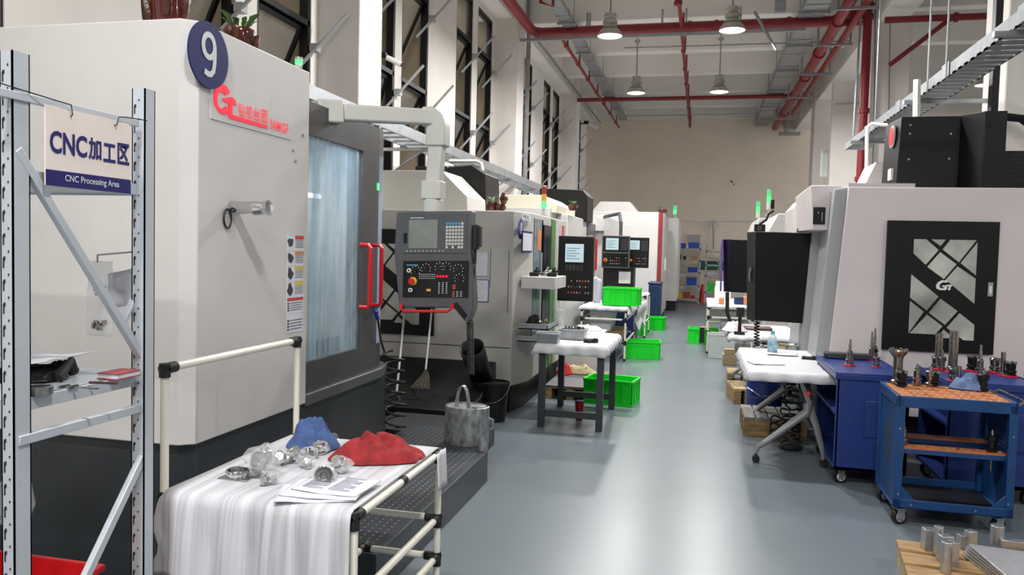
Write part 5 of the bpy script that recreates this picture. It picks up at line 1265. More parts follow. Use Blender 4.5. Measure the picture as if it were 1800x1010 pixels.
# ------------------------------------------------------------------ green crates
def make_crate(label, group='bright green plastic crates'):
    t = thing('plastic_crate', label, 'crate', (0, 0, 0), 0, group); w_, d_, h_ = .52, .36, .27; b = B()
    th = .008
    for (x0, y0, x1, y1) in ((-w_/2, -d_/2, w_/2, -d_/2+th), (-w_/2, d_/2-th, w_/2, d_/2), (-w_/2, -d_/2, -w_/2+th, d_/2), (w_/2-th, -d_/2, w_/2, d_/2)): b.box(x0, y0, 0, x1, y1, h_)
    b.box(-w_/2, -d_/2, 0, w_/2, d_/2, .01); body = b
    b = B(); e = .014
    for (x0, y0, x1, y1) in ((-w_/2-e, -d_/2-e, w_/2+e, -d_/2), (-w_/2-e, d_/2, w_/2+e, d_/2+e), (-w_/2-e, -d_/2, -w_/2, d_/2), (w_/2, -d_/2, w_/2+e, d_/2)): b.box(x0, y0, h_-.025, x1, y1, h_+.002)
    b.box(-w_/2-e*.6, -d_/2-e*.6, 0, w_/2+e*.6, -d_/2, .02).box(w_/2, -d_/2, 0, w_/2+e*.6, d_/2, .02)
    b.build('rim', 'green', t, world=False, bev=.002)
    b = body
    for i in (-.5, -.32, -.14, .14, .32, .5): x = i*(w_-.02); b.box(x-.006, -d_/2-.014, .015, x+.004, -d_/2, h_-.02); b.box(x-.004, d_/2, .015, x+.004, d_/2+.01, h_-.02)
    for j in (-.5, -.2, .2, .5): y = j*(d_-.02); b.box(w_/2, y-.004, .015, w_/2+.01, y+.004, h_-.02); b.box(-w_/2-.01, y-.004, .015, -w_/2, y+.004, h_-.02)
    b.box(-.14, -d_/2-.008, .07, -.136, -d_/2, .2).box(.136, -d_/2-.008, .07, .14, -d_/2, .2).box(-.14, -d_/2-.008, .2, .14, -d_/2, .206)
    b.build('crate_body', 'green', t, world=False)
    return t
cr = make_crate('large empty green crate on the floor right of the black legged table'); cr.location = (-.885, 8.5, 0); cr.rotation_euler.z = -.14
q = P(1128, 631, Z=0); dup(cr, (q.x+.0, q.y+.18, 0), .05, 'empty green crate on the floor beside the tube frame table in mid aisle')
q = P(1149, 580, Z=0); c3 = dup(cr, (q.x-.05, q.y+.2, 0), -.1, 'farthest green crate on the left side of the aisle')
q = P(1118, 590, Z=0); dup(cr, (q.x-.1, q.y+.3, 0), .3, 'green crate half hidden behind the tube frame table and cloth')
q = P(1235, 604, Z=0); dup(cr, (q.x+.0, q.y+.18, 0), .0, 'green crate on the right side of the aisle with scrap in it')
tag(B().box(q.x-.06, q.y-.03, .03, q.x+.02, q.y-.015, .3, 0).cyl((q.x+.05, q.y+.1, .02), (q.x+.05, q.y+.1, .3), .1, n=14, m=1).build('scrap_part', ['rubber', 'cardboard']), 'dark and brown scrap sticking out of the right side green crate', 'scrap')
# ------------------------------------------------------------------ tube frame tables farther down the aisle
def tube_table(label, x0, x1, y0, y1, z, shelves=(.2, .5), extra=0):
    t = thing('pipe_table', label, 'table', ((x0+x1)/2, (y0+y1)/2, 0)); r = .015
    for x in (x0, x1):
        for y in (y0, y1):
            B().cyl((x, y, 0), (x, y, z), r, n=8).build('leg', 'tube', t)
    j = B()
    for zz in list(shelves)+[z-.03]:
        for a, c_ in (((x0, y0, zz), (x1, y0, zz)), ((x1, y0, zz), (x1, y1, zz)), ((x1, y1, zz), (x0, y1, zz)), ((x0, y1, zz), (x0, y0, zz))): B().cyl(a, c_, r, n=8).build('rail', 'tube', t)
        for x in (x0, x1):
            for y in (y0, y1): B().cyl((x, y, zz-.04), (x, y, zz+.03), .021, n=8).cyl((x-.05*(1 if x > (x0+x1)/2 else -1), y, zz), (x, y, zz), .021, n=8).build('joint', 'rubber', t)
    for x in (x0, x1):
        for y in (y0, y1): B().cyl((x, y, 0), (x, y, .04), .02, n=8).build('foot', 'rubber', t)
    B().box(x0, y0, z-.015, x1, y1, z).build('tabletop', 'whitepvc', t)
    return t
TZ2 = P(1097, 541, Y=11.8).z
tube_table('tube frame table with white cloth in the middle of the left side', -1.72, -1.06, 11.8, 13.5, TZ2, (.28, .62))
drape(-1.74, -1.04, 11.78, 13.5, TZ2, .05, .12, .06, .0, seed=12, mat_='foam2', label='white cloth over the tube frame table in the middle left', amp=.012, hem=.03)
q0 = P(1038, 548, Y=11.95); q1 = P(1080, 582, Y=11.95)
tag(B().prism([(q0.x, TZ2-.04), (q1.x, TZ2-.04), (q1.x-.05, q1.z), (q0.x+.02, q1.z)], 'y', 11.84, 12.4).build('storage_bin', 'plasticgrey', bev=.02), 'grey bin hanging under the front of the middle left tube table', 'bin')
q = P(1093, 533, Y=12.1); dup(cr, (q.x, 12.15, TZ2+.02), -.08, 'green crate standing on top of the middle left tube table')
tag(B().grid(lambda a, c_: (-1.0+.06*a+.03*sin(c_*7), 13.3+1.1*a, TZ2-.02-.42*c_-.06*sin(a*9)*c_), 16, 12).build('hanging_cloth', 'foam2', sol=.006), 'white cloth hanging down beyond the middle left tube table', 'cloth')
for i, z in enumerate((.3, .345, .39)):
    tag(B().box(-1.68, 11.9+.03*i, z, -1.12, 12.9, z+.035).build('cardboard_sheet', 'woodpale', bev=.004), ['lowest', 'middle', 'topmost'][i]+' of the flat boards stacked in the middle left tube table', 'board')
tube_table('small white tube table beyond the middle left one', -1.35, -1.0, 15.2, 16.4, .82, (.3,))
b = B()
for i in range(3): b.cyl((-1.6+.1*i, 14.5, .7), (-1.6+.1*i, 14.5, 1.05), .045, n=12)
tag(B().box(-1.5, 14.6, 0, -1.12, 15.0, .9).build('waste_bin', 'cartblue_d', bev=.02), 'dark blue upright bin among the far left benches', 'bin')
tag(B().box(-1.08, 17.3, 0.06, -.82, 18.0, .95).box(-1.1, 17.28, .95, -.8, 18.02, 1.0).box(-1.05, 17.32, 0, -.85, 17.95, .06).build('coolant_unit', 'cartblue_d', bev=.03), 'dark blue coolant unit standing before the red striped machine', 'unit')
tag(B().box(-1.5, 12.45, TZ2+.02, -1.3, 12.6, TZ2+.25).build('spray_box', 'trayblue'), 'blue packs standing behind the green crate on the tube table', 'pack')
q = P(1032, 520, Y=11.0)
tag(B().grid(lambda a, c_: (P(1050, 480, Y=12.6).x-.06+.12*a, 12.6+.03*sin(a*8), P(1050, 488, Y=12.6).z-.42*c_+.02*sin(a*5)), 10, 10).build('hanging_towel', 'foam2', sol=.006), 'white towel hanging below the red handle of the third machine', 'towel')
# green coolant jar and stuff between table and machine
tag(B().box(-1.7, 9.9, .0, -1.2, 10.3, .58).box(-1.72, 9.88, .58, -1.16, 10.32, .61, 1).build('low_cabinet', ['mgrey', 'whitepvc'], bev=.006), 'low white cabinet under the black control panel of the second machine', 'cabinet')
lump(V((-1.4, 10.1, .61)), .2, .16, .06, 'white gloves and rags on the low white cabinet', 'foam2', 'glove_heap', 51)

# ------------------------------------------------------------------ far wall shelving
def shelving(label, x0, x1, y, z, depth, m, levels, diag=False):
    t = thing('shelving_unit', label, 'shelf', ((x0+x1)/2, y, 0))
    for x in (x0, x1-.05):
        for yy in (y, y+depth-.05): B().box(x, yy, 0, x+.05, yy+.05, z).build('post', m, t)
    for l_ in levels: B().box(x0, y, l_-.05, x1, y+depth, l_).build('shelf', m, t)
    if diag:
        b = B(); sqbeam(b, V((x0+.05, y-.01, levels[0])), V((x1-.05, y-.01, levels[1]+.3)), .02, .03); sqbeam(b, V((x0+.1, y-.01, z-.2)), V((x1-.05, y-.01, z-.7)), .02, .03); b.build('brace', m, t)
    return t
ya = 26.9
xa0, xa1 = P(1183, 480, Y=ya).x, P(1231, 480, Y=ya).x
lv = [P(1200, y_, Y=ya).z for y_ in (524, 501, 478, 456, 436)]
shelving('grey five shelf unit with blue bins against the far wall', xa0-.25, xa1, ya, 2.0, .5, 'plasticgrey', lv)
xb0, xb1 = P(1239, 480, Y=ya).x, P(1268, 480, Y=ya).x
shelving('green grey rack with crossed braces against the far wall', xb0, xb1, ya, 2.0, .5, 'plasticgrey', [.4, .95, 1.3, 1.75], True)
def fbox(px0, px1, lvl, hh, m, label, k_='storage_bin', yy=ya+.05, cat='bin', grp=None):
    a, c_ = P(px0, 480, Y=yy).x, P(px1, 480, Y=yy).x
    tub(k_, label, cat, ((a+c_)/2, yy+.17, lvl), c_-a, .3, hh, m)
fbox(1208, 1228, lv[4], .2, 'trayblue', 'wide blue bin on the top shelf at the far wall')
fbox(1195, 1204, lv[4], .17, 'trayblue', 'narrow blue bin on the top shelf at the far wall')
fbox(1208, 1226, lv[2], .17, 'trayblue', 'blue bin on the middle shelf at the far wall')
fbox(1207, 1225, lv[1], .26, 'trayblue', 'tall blue bin on the second lowest shelf at the far wall')
fbox(1188, 1201, lv[0], .22, 'crateyellow', 'yellow bin on the lowest shelf at the far wall')
fbox(1202, 1214, lv[0], .2, 'cratered', 'brown red bin on the lowest shelf at the far wall')
fbox(1215, 1223, lv[0], .1, 'redbox', 'small red bin on the lowest shelf at the far wall')
fbox(1214, 1226, lv[3], .13, 'cardboard', 'cardboard box on the second highest shelf at the far wall')
fbox(1190, 1196, lv[3], .16, 'black', 'left black item on the second highest shelf at the far wall'); fbox(1200, 1205, lv[3], .12, 'black', 'right black item on the second highest shelf at the far wall')
fbox(1190, 1203, lv[1], .05, 'crateyellow', 'flat yellow tray on the second lowest shelf at the far wall')
fbox(1243, 1256, .95-.55, .3, 'green', 'green bin on the low shelf of the far green grey rack')
fbox(1243, 1258, .95, .1, 'foam2', 'white packs on the middle shelf of the far green grey rack')
struct('trim_90', B().box(P(1228, 480, Y=YB-.02).x, YB-.012, P(1232, 474, Y=YB).z, P(1290, 480, Y=YB-.02).x, YB, P(1232, 458, Y=YB).z), 'greenband')
tag(B().lathe([(0, 0), (.16, 0), (.04, .62), (0, .63)], P(1234, 531, Z=0), 16).build('traffic_cone', 'redbox'), 'red cone shape between the two far shelving units', 'cone')
tag(B().tube([P(1255, 438, Y=27.9), P(1254, 392, Y=27.9)], .03, 8).tube([P(1247, 400, Y=27.9), P(1250, 388, Y=27.9), P(1254, 388, Y=27.9)], .015, 6).tube([P(1262, 400, Y=27.9), P(1259, 388, Y=27.9), P(1254, 388, Y=27.9)], .015, 6).build('wall_pipe', 'galv'), 'upright grey pipe with two hooks above the far green grey rack', 'pipe')
# ------------------------------------------------------------------ folding tables on the right
def fold_table(label, loc):
    "origin: on the floor at the middle of the top"
    t = thing('folding_table', label, 'table', loc)
    z = .70; W_, D_ = .68, 1.55
    B().prism(rrect(W_, D_, .03), 'z', z, z+.025).build('tabletop', 'whitepvc', t, world=False)
    B().box(-.03, -D_/2+.1, z-.05, .03, D_/2-.1, z-.01).build('beam', 'dark', t, world=False)
    for y in (-.66, .62):
        b = B().tube([(.02, y, z-.02), (.05, y, z-.08), (.1, y, .5), (.09, y, .42), (-.05, y, .3), (-.2, y, .17), (-.265, y, .12), (-.275, y, .07)], .02, 10, rr=[.03, .036, .036, .034, .028, .024, .02, .016])
        b.build('leg', 'legalu', t, world=False)
        b = B().tube([(.1, y+.02, .5), (.17, y+.02, .3), (.225, y+.02, .1), (.228, y+.02, .06)], .02, 10, rr=[.03, .026, .02, .016]); b.build('leg', 'legalu', t, world=False)
        h = B().prism([(-.0, z-.0), (.1, z), (.125, .53), (.1, .49), (.06, .5), (.02, z-.1)], 'y', y-.03, y+.03, 0).cyl((.085, y-.038, .575), (.085, y-.03, .575), .022, n=18, m=1)
        h.build('hinge', ['rubber', 'label_red'], t, world=False, bev=.008)
        for x in (-.275, .228):
            c = B(); yy = y+(.02 if x > 0 else 0)
            for s_ in (-1, 1): c.cyl((x+.0, yy+s_*.008, .028), (x, yy+s_*.026, .028), .028, n=18)
            c.cyl((x, yy, .03), (x, yy, .07), .012, n=10); c.build('caster', 'rubber', t, world=False)
    return t
ft = fold_table('wheeled folding table with foam cover in front of the right machine', (.752, 7.09, 0))
dup(ft, (.73, 9.8, 0), label='farther wheeled folding table on the right behind the black operator cabinet')
FZ = .728
drape(.40, 1.105, 6.3, 7.87, FZ, .09, .03, .07, .03, seed=17, mat_='foam2', label='white foam cover on the nearer folding table', amp=.012, hem=.03)
drape(.36, 1.10, 9.02, 10.58, FZ, .08, .03, .06, .03, seed=19, mat_='foam2', label='white foam cover on the farther folding table', amp=.012, hem=.03)
FT = FZ+.014
def onf(px, py, z=FT): return P(px, py, Z=z)
q = onf(1357, 620)
t = thing('spray_bottle', 'clear bottle with pale blue label and cap on the nearer folding table', 'bottle', q)
B().lathe([(0, 0), (.038, 0), (.042, .01), (.042, .12), (.034, .15), (.016, .165), (.016, .18), (0, .18)], q, 24).build('bottle_body', 'bottleclear', t)
B().lathe([(.0425, .02), (.0435, .02), (.0435, .11), (.0425, .11)], q, 24).build('bottle_label', 'labelblue', t); B().lathe([(0, .175), (.018, .175), (.018, .2), (0, .2)], q, 18).build('cap', 'bottleblue', t)
B().lathe([(0, -.0), (.0415, .001), (.0415, .018), (0, .018)], q, 20).build('liquid', 'cardboard', t)
q = onf(1422, 632)
tag(B().cyl(q+V((-.04, 0, .014)), q+V((.03, .0, .014)), .016, n=12).cyl(q+V((.03, 0, .014)), q+V((.05, .01, .014)), .022, n=12).cyl(q+V((-.05, .01, .012)), q+V((-.035, 0, .012)), .02, n=12).build('black_knob_tool', 'rubber'), 'short black tool on the near right corner of the folding table', 'tool')
for i, (px, py, rz) in enumerate([(1345, 638, .3), (1375, 622, -.1), (1400, 607, .2)]):
    q = onf(px, py, FT+.004*i); tag(pp_(q.x-.13, q.x+.13, q.y-.1, q.y+.1, FT+.004*i, rz, bend=.006, seed=30+i).build('paper_sheet', 'paper', sol=.002), ['sheet of paper at the front edge of the nearer folding table', 'sheet of paper under the bottle on the nearer folding table', 'sheet of paper toward the back of the nearer folding table'][i], 'paper')
q = onf(1378, 608); tag(B().lathe([(0, 0), (.05, 0), (.05, .02), (0, .022)], q, 20).build('wooden_disc', 'cardboard'), 'small round wooden disc behind the bottle on the folding table', 'disc')
for i, (px, py) in enumerate([(1335, 611), (1350, 609), (1395, 609)]):
    q = onf(px, py); tag(B().box(q.x-.04, q.y-.03, q.z, q.x+.04, q.y+.03, q.z+.012).cyl(q+V((0, 0, .01)), q+V((.03, .02, .03)), .01, n=8).build('metal_clamp', 'steel', bev=.003), ['left metal clamp at the back of the nearer folding table', 'middle metal clamp at the back of the nearer folding table', 'right metal clamp at the back of the nearer folding table'][i], 'clamp')
q = P(1405, 585, Y=8.6); tag(B().box(.98, 8.55, .86, 1.35, 8.9, .95).box(1.2, 8.6, 0, 1.24, 8.64, .86).build('side_shelf', 'mcream', bev=.01), 'cream side shelf between the black operator cabinet and the right machine', 'shelf')
# things on the farther folding table
q = P(1272, 580, Z=FT); lump(V((q.x+.12, 9.6, FT)), .14, .25, .09, 'white cotton gloves heaped on the farther folding table', 'foam2', 'glove_heap', 61, cat='glove')
tag(B().box(.5, 9.7, FT, .85, 10.0, FT+.03).build('brown_case', 'brownleather', bev=.008), 'flat brown case on the farther folding table', 'case')
q = P(1318, 575, Z=FT)
tag(B().cyl((.45, 9.15, FT), (.45, 9.15, FT+.03), .06, n=20).cyl((.45, 9.15, FT+.03), (.45, 9.15, FT+.28), .02, n=10).box(.41, 9.12, FT+.2, .49, 9.18, FT+.3).build('dial_stand', ['rubber']), 'black instrument stand on a round foot on the farther folding table', 'stand')
# tube table with boxes behind
TZ3 = P(1245, 536, Y=13.3).z
tube_table('tube frame bench on the right behind the small black cabinet', P(1245, 560, Y=13.3).x, .85, 13.3, 15.4, TZ3, (.35, .6))
drape(P(1245, 560, Y=13.3).x-.01, .86, 13.28, 15.4, TZ3, .03, .02, .05, .0, seed=23, mat_='foam2', label='white cover on the right tube frame bench', amp=.01)
lbs = ['white box at the front of the right tube bench', 'brown box on the right tube bench', 'dark blue box on the right tube bench', 'white pack stacked at the back left of the right tube bench', 'white tray on top of the packs on the right bench', 'pink box at the right of the tube bench']
for i, (px0, px1, y_, h_, m_) in enumerate([(1258, 1266, 13.5, .1, 'whitepvc'), (1264, 1274, 13.5, .1, 'label_orange'), (1292, 1308, 13.6, .12, 'cartblue_d'), (1257, 1285, 15.0, .22, 'whitepvc'), (1258, 1275, 15.1, .32, 'foam2'), (1308, 1316, 13.6, .13, 'label_orange')]):
    a, c_ = P(px0, 500, Y=y_).x, P(px1, 500, Y=y_).x
    z_ = TZ3+.015
    tag(B().box(a, y_, z_, c_, y_+.22, z_+h_).build('small_box', m_, bev=.008), lbs[i], 'box')
tub('clear_tub', 'frosted clear tub on the floor under the right tube bench', 'tub', (P(1262, 590, Y=13.0).x+.05, 12.9, .0), .42, .4, .38, 'tubclear')
tag(B().box(.36, 13.5, .37, .8, 14.2, .52).box(.4, 13.45, .63, .8, 14.0, .7, 1).build('flat_case', ['plasticgrey', 'mgrey'], bev=.01), 'grey cases on the lower shelves of the right tube bench', 'case')
# floor things on the right
pallet('low pallet of grey boards with orange wood front under the folding table', P(1303, 755, Z=0).x, .97, 7.35, 7.35+.62, .17, 'woodgrey', 5, 0, along='y')
q = P(1280, 690, Z=0); pallet('small stack of wooden boards left of the blue drum', q.x, q.x+.32, 8.9, 9.5, .17, 'woodpale', 3, .1)
q = P(1275, 655, Z=0); pallet('short pale wooden pallet beyond the folding tables', q.x, q.x+.45, 10.4, 10.9, .12, 'woodpale', 3)
q = P(1268, 632, Z=0); tag(B().box(q.x, 12.0, 0, q.x+.2, 12.2, .16).box(q.x+.02, 12.0, .16, q.x+.17, 12.12, .24).build('wooden_block', 'woodpale', bev=.006), 'pale wooden blocks on the floor beside the clear tub', 'block')
q = P(1345, 700, Y=8.15)
t = thing('steel_drum', 'dark blue drum standing under the folding table', 'drum', (q.x, 8.3, 0))
B().lathe([(0, 0), (.18, 0), (.18, .02), (.175, .03), (.175, .2), (.182, .21), (.175, .22), (.175, .48), (.18, .5), (.17, .5), (.165, .47), (0, .47)], (q.x, 8.3, 0), 32).build('drum_body', 'cabblue', t)
B().tube([(q.x-.17, 8.2, .3), (q.x-.05, 8.11, .24), (q.x+.08, 8.11, .24)], .005, 6).build('handle', 'steel', t)
q = P(1393, 690, Y=7.0); b = B(); pts = []
for i in range(220):
    a = i*.33; pts.append((q.x+.07*cos(a)+.04*nz(i*.07, 2, 0)*2, 6.98+.07*sin(a), .66-.62*i/220+.03*nz(i*.3, 5, 1)))
b.tube(pts, .008, 6)
for k_ in range(5): b.tube([(q.x-.05+.12*cos(a+k_), 6.98+.1*sin(a+k_), .12+.03*k_+.02*sin(3*a)) for a in [2*pi*i/18 for i in range(19)]], .008, 6)
tag(b.build('coiled_hose', 'rubber'), 'tangled black spiral hose hanging under the near folding table', 'hose')
tag(B().lathe([(.0, 0), (.09, 0), (.1, .02), (.08, .04), (0, .05)], (q.x-.0, 6.98, 0), 18).build('hose_reel', 'rubber'), 'black round base on the floor under the tangled hose', 'base')
# ------------------------------------------------------------------ casters, cabinets, cart
def caster(t, x, y, wheel='tube', r=.048, a=0):
    c = B().box(-.035, -.03, r*2+.0, .035, .03, r*2+.008).hexa([(-.02, -.022, .03), (.02, -.022, .03), (.02, -.018, .03), (-.02, -.018, .03), (-.028, -.022, .1), (.028, -.022, .1), (.028, -.018, .1), (-.028, -.018, .1)])
    c.hexa([(-.02, .018, .03), (.02, .018, .03), (.02, .022, .03), (-.02, .022, .03), (-.028, .018, .1), (.028, .018, .1), (.028, .022, .1), (-.028, .022, .1)])
    w_ = B().lathe([(.02, -.016), (r, -.014), (r, .014), (.02, .016)], (0, 0, r), 24, ax='y', m=1)
    w_.lathe([(.0, -.018), (r*.68, -.017), (r*.68, .017), (0, .018)], (0, 0, r), 24, ax='y', m=0)
    for i in range(5):
        an = 2*pi*i/5; w_.cyl((cos(an)*r*.42, -.0195, r+sin(an)*r*.42), (cos(an)*r*.42, -.017, r+sin(an)*r*.42), r*.15, n=8, m=2)
    M = Matrix.Translation((x, y, 0)) @ Matrix.Rotation(a, 4, 'Z')
    f = c.xf(M).build('caster', 'galv', t, world=False, bev=.002); w_.xf(M).build('wheel', [wheel, 'rubber', 'slot'], f, world=False)
def cabinet(label, x0, y0, w_, d_, z, rz=0, ledge=True):
    t = thing('tool_cabinet', label, 'cabinet', (x0, y0, 0), rz)
    zb0 = .105
    b = B().box(0, 0, zb0, .02, .03, z).box(w_-.03, 0, zb0, w_, .03, z).box(0, d_-.03, zb0, .02, d_, z).box(0, 0, zb0, w_, d_, zb0+.03).box(.004, 0, zb0, w_, .012, z-.02).box(0, d_-.012, zb0, w_, d_, z).box(w_-.012, 0, zb0, w_, d_, z)
    b.build('cabinet_body', 'cabblue', t, world=False, bev=.003)
    B().box(0, .02, .5, w_-.02, d_-.02, .52).build('inner_shelf', 'cabblue', t, world=False)
    B().box(-.012, -.012, z-.045, w_+.012, d_+.012, z-.005).box(-.012, -.012, z-.005, -.004, d_+.012, z+.012).box(-.012, -.012, z-.005, w_+.012, -.004, z+.006).build('top_tray', 'cabblue', t, world=False, bev=.004)
    B().box(w_*.4, -.012, .36, w_*.95, .0, .62).build('door', 'cabblue', t, world=False, bev=.004)
    b = B()
    for i in range(7): b.cyl((.05, -.001, .42+.035*i), (.05, .002, .42+.035*i), .005, n=8)
    b.build('mounting_hole', 'slot', t, world=False)
    for x, y in ((.06, .07), (w_-.07, .07), (.06, d_-.07), (w_-.07, d_-.07)): caster(t, x, y, 'tube', a=.4)
    return t
cabinet('royal blue tool cabinet on casters just left of the blue cart', .975, 5.97, .48, .98, .805)
cabinet('royal blue tool cabinet on casters behind the right half of the blue cart', 1.66, 5.83, .6, .72, .805, 0)
cabinet('royal blue tool cabinet at the right edge with orange top boards', 2.36, 5.8, .5, .7, .83, 0)
# blue open cart
CT = .80
CX_, CY_ = 1.19, 5.15
t = thing('tool_cart', 'open blue steel cart with an orange perforated top in the right foreground', 'cart', (CX_, CY_, 0), -.02)
W_, D_ = .65, .57
b = B()
for (x, y) in ((0, 0), (W_-.045, 0), (0, D_-.045), (W_-.045, D_-.045)): B().box(x, y, .115, x+.045, y+.045, CT-.02).build('frame_post', 'cartblue', t, world=False, bev=.003)
B().box(0, 0, CT-.07, W_, .02, CT).box(0, D_-.02, CT-.07, W_, D_, CT).box(0, 0, CT-.07, .02, D_, CT).box(W_-.02, 0, CT-.07, W_, D_, CT).box(.02, .02, CT-.03, W_-.02, D_-.02, CT-.02).build('top_frame', 'cartblue', t, world=False, bev=.004)
B().box(0, 0, .115, W_, .015, .17).box(0, D_-.015, .115, W_, D_, .17).box(0, 0, .115, W_, D_, .125).prism([(.045, .17), (.12, .17), (.045, .25)], 'y', 0, .012).prism([(W_-.045, .17), (W_-.12, .17), (W_-.045, .25)], 'y', 0, .012).build('bottom_tray', 'cartblue', t, world=False, bev=.003)
B().box(.045, .03, .1255, W_-.045, D_-.03, .128).build('tray_mat', 'black', t, world=False)
# left side sheet: with a cut-out in two halves, rows of holes
sp = B().box(.012, .045, .12, .018, D_-.045, CT-.06); sp.prism([(D_*.5, .3), (D_*.6, .4), (D_*.52, .44), (D_*.62, .52), (D_*.5, .62), (D_*.38, .52), (D_*.48, .44), (D_*.4, .4)], 'x', .0105, .012, 1)
for i in range(6):
    for j in range(3): sp.cyl((.0105, .09+.06*i, .72+.02*j), (.012, .09+.06*i, .72+.02*j), .005, n=6, m=1)
sp.build('side_panel', ['cartblue', 'slot'], t, world=False)
sp = B().box(W_-.018, .045, .12, W_-.012, D_-.045, CT-.06)
for i in range(9):
    for j in range(7): sp.cyl((W_-.0195, .07+.042*i, .5+.035*j), (W_-.018, .07+.042*i, .5+.035*j), .004, n=6, m=1)
sp.build('side_panel', ['cartblue', 'galv'], t, world=False)
def holeboard(x0, x1, y0, y1, z, nx, ny, parent):
    b = B().box(x0, y0, z, x1, y1, z+.012)
    for i in range(nx):
        for j in range(ny):
            cx, cy = x0+(x1-x0)*(i+.5)/nx, y0+(y1-y0)*(j+.5)/ny; r_ = min((x1-x0)/nx, (y1-y0)/ny)*.36
            b.cyl((cx, cy, z+.012), (cx, cy, z+.0125), r_, n=16, m=1); b.cyl((cx, cy, z+.0125), (cx, cy, z+.0128), r_*.6, n=16, m=0)
    return b.build('holder_board', ['orange', 'cardboard'], parent, world=False)
holeboard(.02, W_-.02, .02, D_-.02, CT-.018, 7, 5, t)
B().box(.03, .05, .44, W_-.03, .15, .47).box(.03, .3, .455, W_-.03, .4, .485).build('shelf_bar', 'cartblue', t, world=False, bev=.003)
holeboard(.035, W_-.035, .055, .145, .47, 7, 1, t); holeboard(.035, W_-.06, .305, .395, .485, 6, 1, t)
b = B()
for x, y, z in ((.025, -.001, .2), (W_-.03, -.001, .2), (.1, -.001, .14), (.45, -.001, .14), (.02, -.001, .6), (W_-.02, -.001, .6)): b.cyl((x, y-.004, z), (x, y+.002, z), .006, n=8)
b.build('rivet', 'galv', t, world=False)
for x, y in ((.05, .06), (W_-.06, .06), (.05, D_-.06), (W_-.06, D_-.06)): caster(t, x, y, 'plasticgrey', a=.5)
B().tube([(W_+.0, .05, CT-.03), (W_+.05, .07, CT-.0), (W_+.05, D_-.07, CT-.0), (W_, D_-.05, CT-.03)], .008, 8).build('push_handle', 'steel', t, world=False)
# ------------------------------------------------------------------ tool holders
PROF = {
 'slim': [(0, 0), (.03, 0), (.032, .006), (.032, .014), (.026, .018), (.026, .026), (.031, .03), (.031, .042), (.022, .046), (.022, .1), (.018, .105), (.018, .112)],
 'tall': [(0, 0), (.03, 0), (.032, .01), (.032, .02), (.022, .024), (.021, .2), (.023, .202), (.023, .22), (.012, .224), (0, .224)],
 'thick': [(0, 0), (.032, 0), (.034, .012), (.026, .016), (.034, .022), (.034, .034), (.028, .04), (.028, .27), (.02, .275), (0, .276)],
 'mill': [(0, 0), (.03, 0), (.032, .012), (.024, .02), (.024, .12), (.026, .14), (.042, .16), (.046, .172), (.044, .18), (0, .182)],
 'short': [(0, 0), (.032, 0), (.034, .012), (.026, .018), (.034, .024), (.034, .036), (.026, .04), (.03, .06), (.03, .085), (.024, .09), (0, .09)],
 'nut': [(0, 0), (.03, 0), (.032, .014), (.022, .02), (.022, .06), (.031, .064), (.031, .09), (.024, .096), (.01, .098)],
}
protos = {}
def holder(kind, q, sc, label, group, shank=.06, dark=False, red=True):
    key = (kind, shank, dark, red)
    if key not in protos:
        t = thing('tool_holder', label, 'tool holder', q, 0, group)
        z0 = .006
        if red: B().lathe([(0, 0), (.047, 0), (.047, .006), (.036, .012), (0, .012)], (0, 0, 0), 24).build('socket_ring', 'holder_red', t, world=False)
        pr = [(r_, z_+z0) for r_, z_ in PROF[kind]]
        B().lathe(pr, (0, 0, 0), 24).build('holder_body', 'black' if dark else 'toolsteel', t, world=False, ang=30)
        if shank:
            zt = pr[-1][1]; B().cyl((0, 0, zt-.02), (0, 0, zt+shank*.6), .011, n=12).cyl((0, 0, zt+shank*.6), (0, 0, zt+shank), .008, n=10).build('cutter', 'steel', t, world=False)
        if kind in ('mill', 'short'):
            g = B(); zt = pr[-2][1]
            for i in range(6): a = 2*pi*i/6; g.cb((cos(a)*.04*(1 if kind == 'mill' else .72), sin(a)*.04*(1 if kind == 'mill' else .72), zt-.002), (.012, .012, .014))
            g.build('insert', 'steel', t, world=False)
        protos[key] = t
    else:
        t = dup(protos[key], q, label=label, group=group)
    t.location = q; t.scale = (sc, sc, sc)
    return t
G1, G2, G3 = 'tool holders on the left blue cabinet', 'tool holders on the orange cart top', 'tool holders on the rear blue cabinet'
z1_ = .801
FOOT = {G1: (1.03, 6.02, 1.4, 6.9), G2: (1.25, 5.2, 1.78, 5.66), G3: (1.71, 5.88, 2.21, 6.5)}
def place(lst, z, grp):
    f_ = FOOT[grp]
    for (px, py, kind, sc, sh, dk, rd, lb) in lst:
        q = P(px, py, Z=z); q = V((min(max(q.x, f_[0]), f_[2]), min(max(q.y, f_[1]), f_[3]), z))
        holder(kind, q, sc, lb, grp, sh, dk, rd)
place([(1493, 642, 'slim', 1.0, .085, False, True, 'steel holder with a pointed cutter at the left front of the left blue cabinet'),
       (1531, 633, 'slim', .95, .13, False, True, 'holder with a long thin shank in the middle of the left blue cabinet'),
       (1540, 645, 'short', .8, .0, False, True, 'short steel holder in front of the long shank one on the left blue cabinet'),
       (1562, 632, 'slim', 1.0, .14, False, True, 'long shank holder at the back right of the left blue cabinet'),
       (1543, 628, 'nut', .9, .05, True, True, 'small black knobbed holder on the left blue cabinet')], z1_, G1)
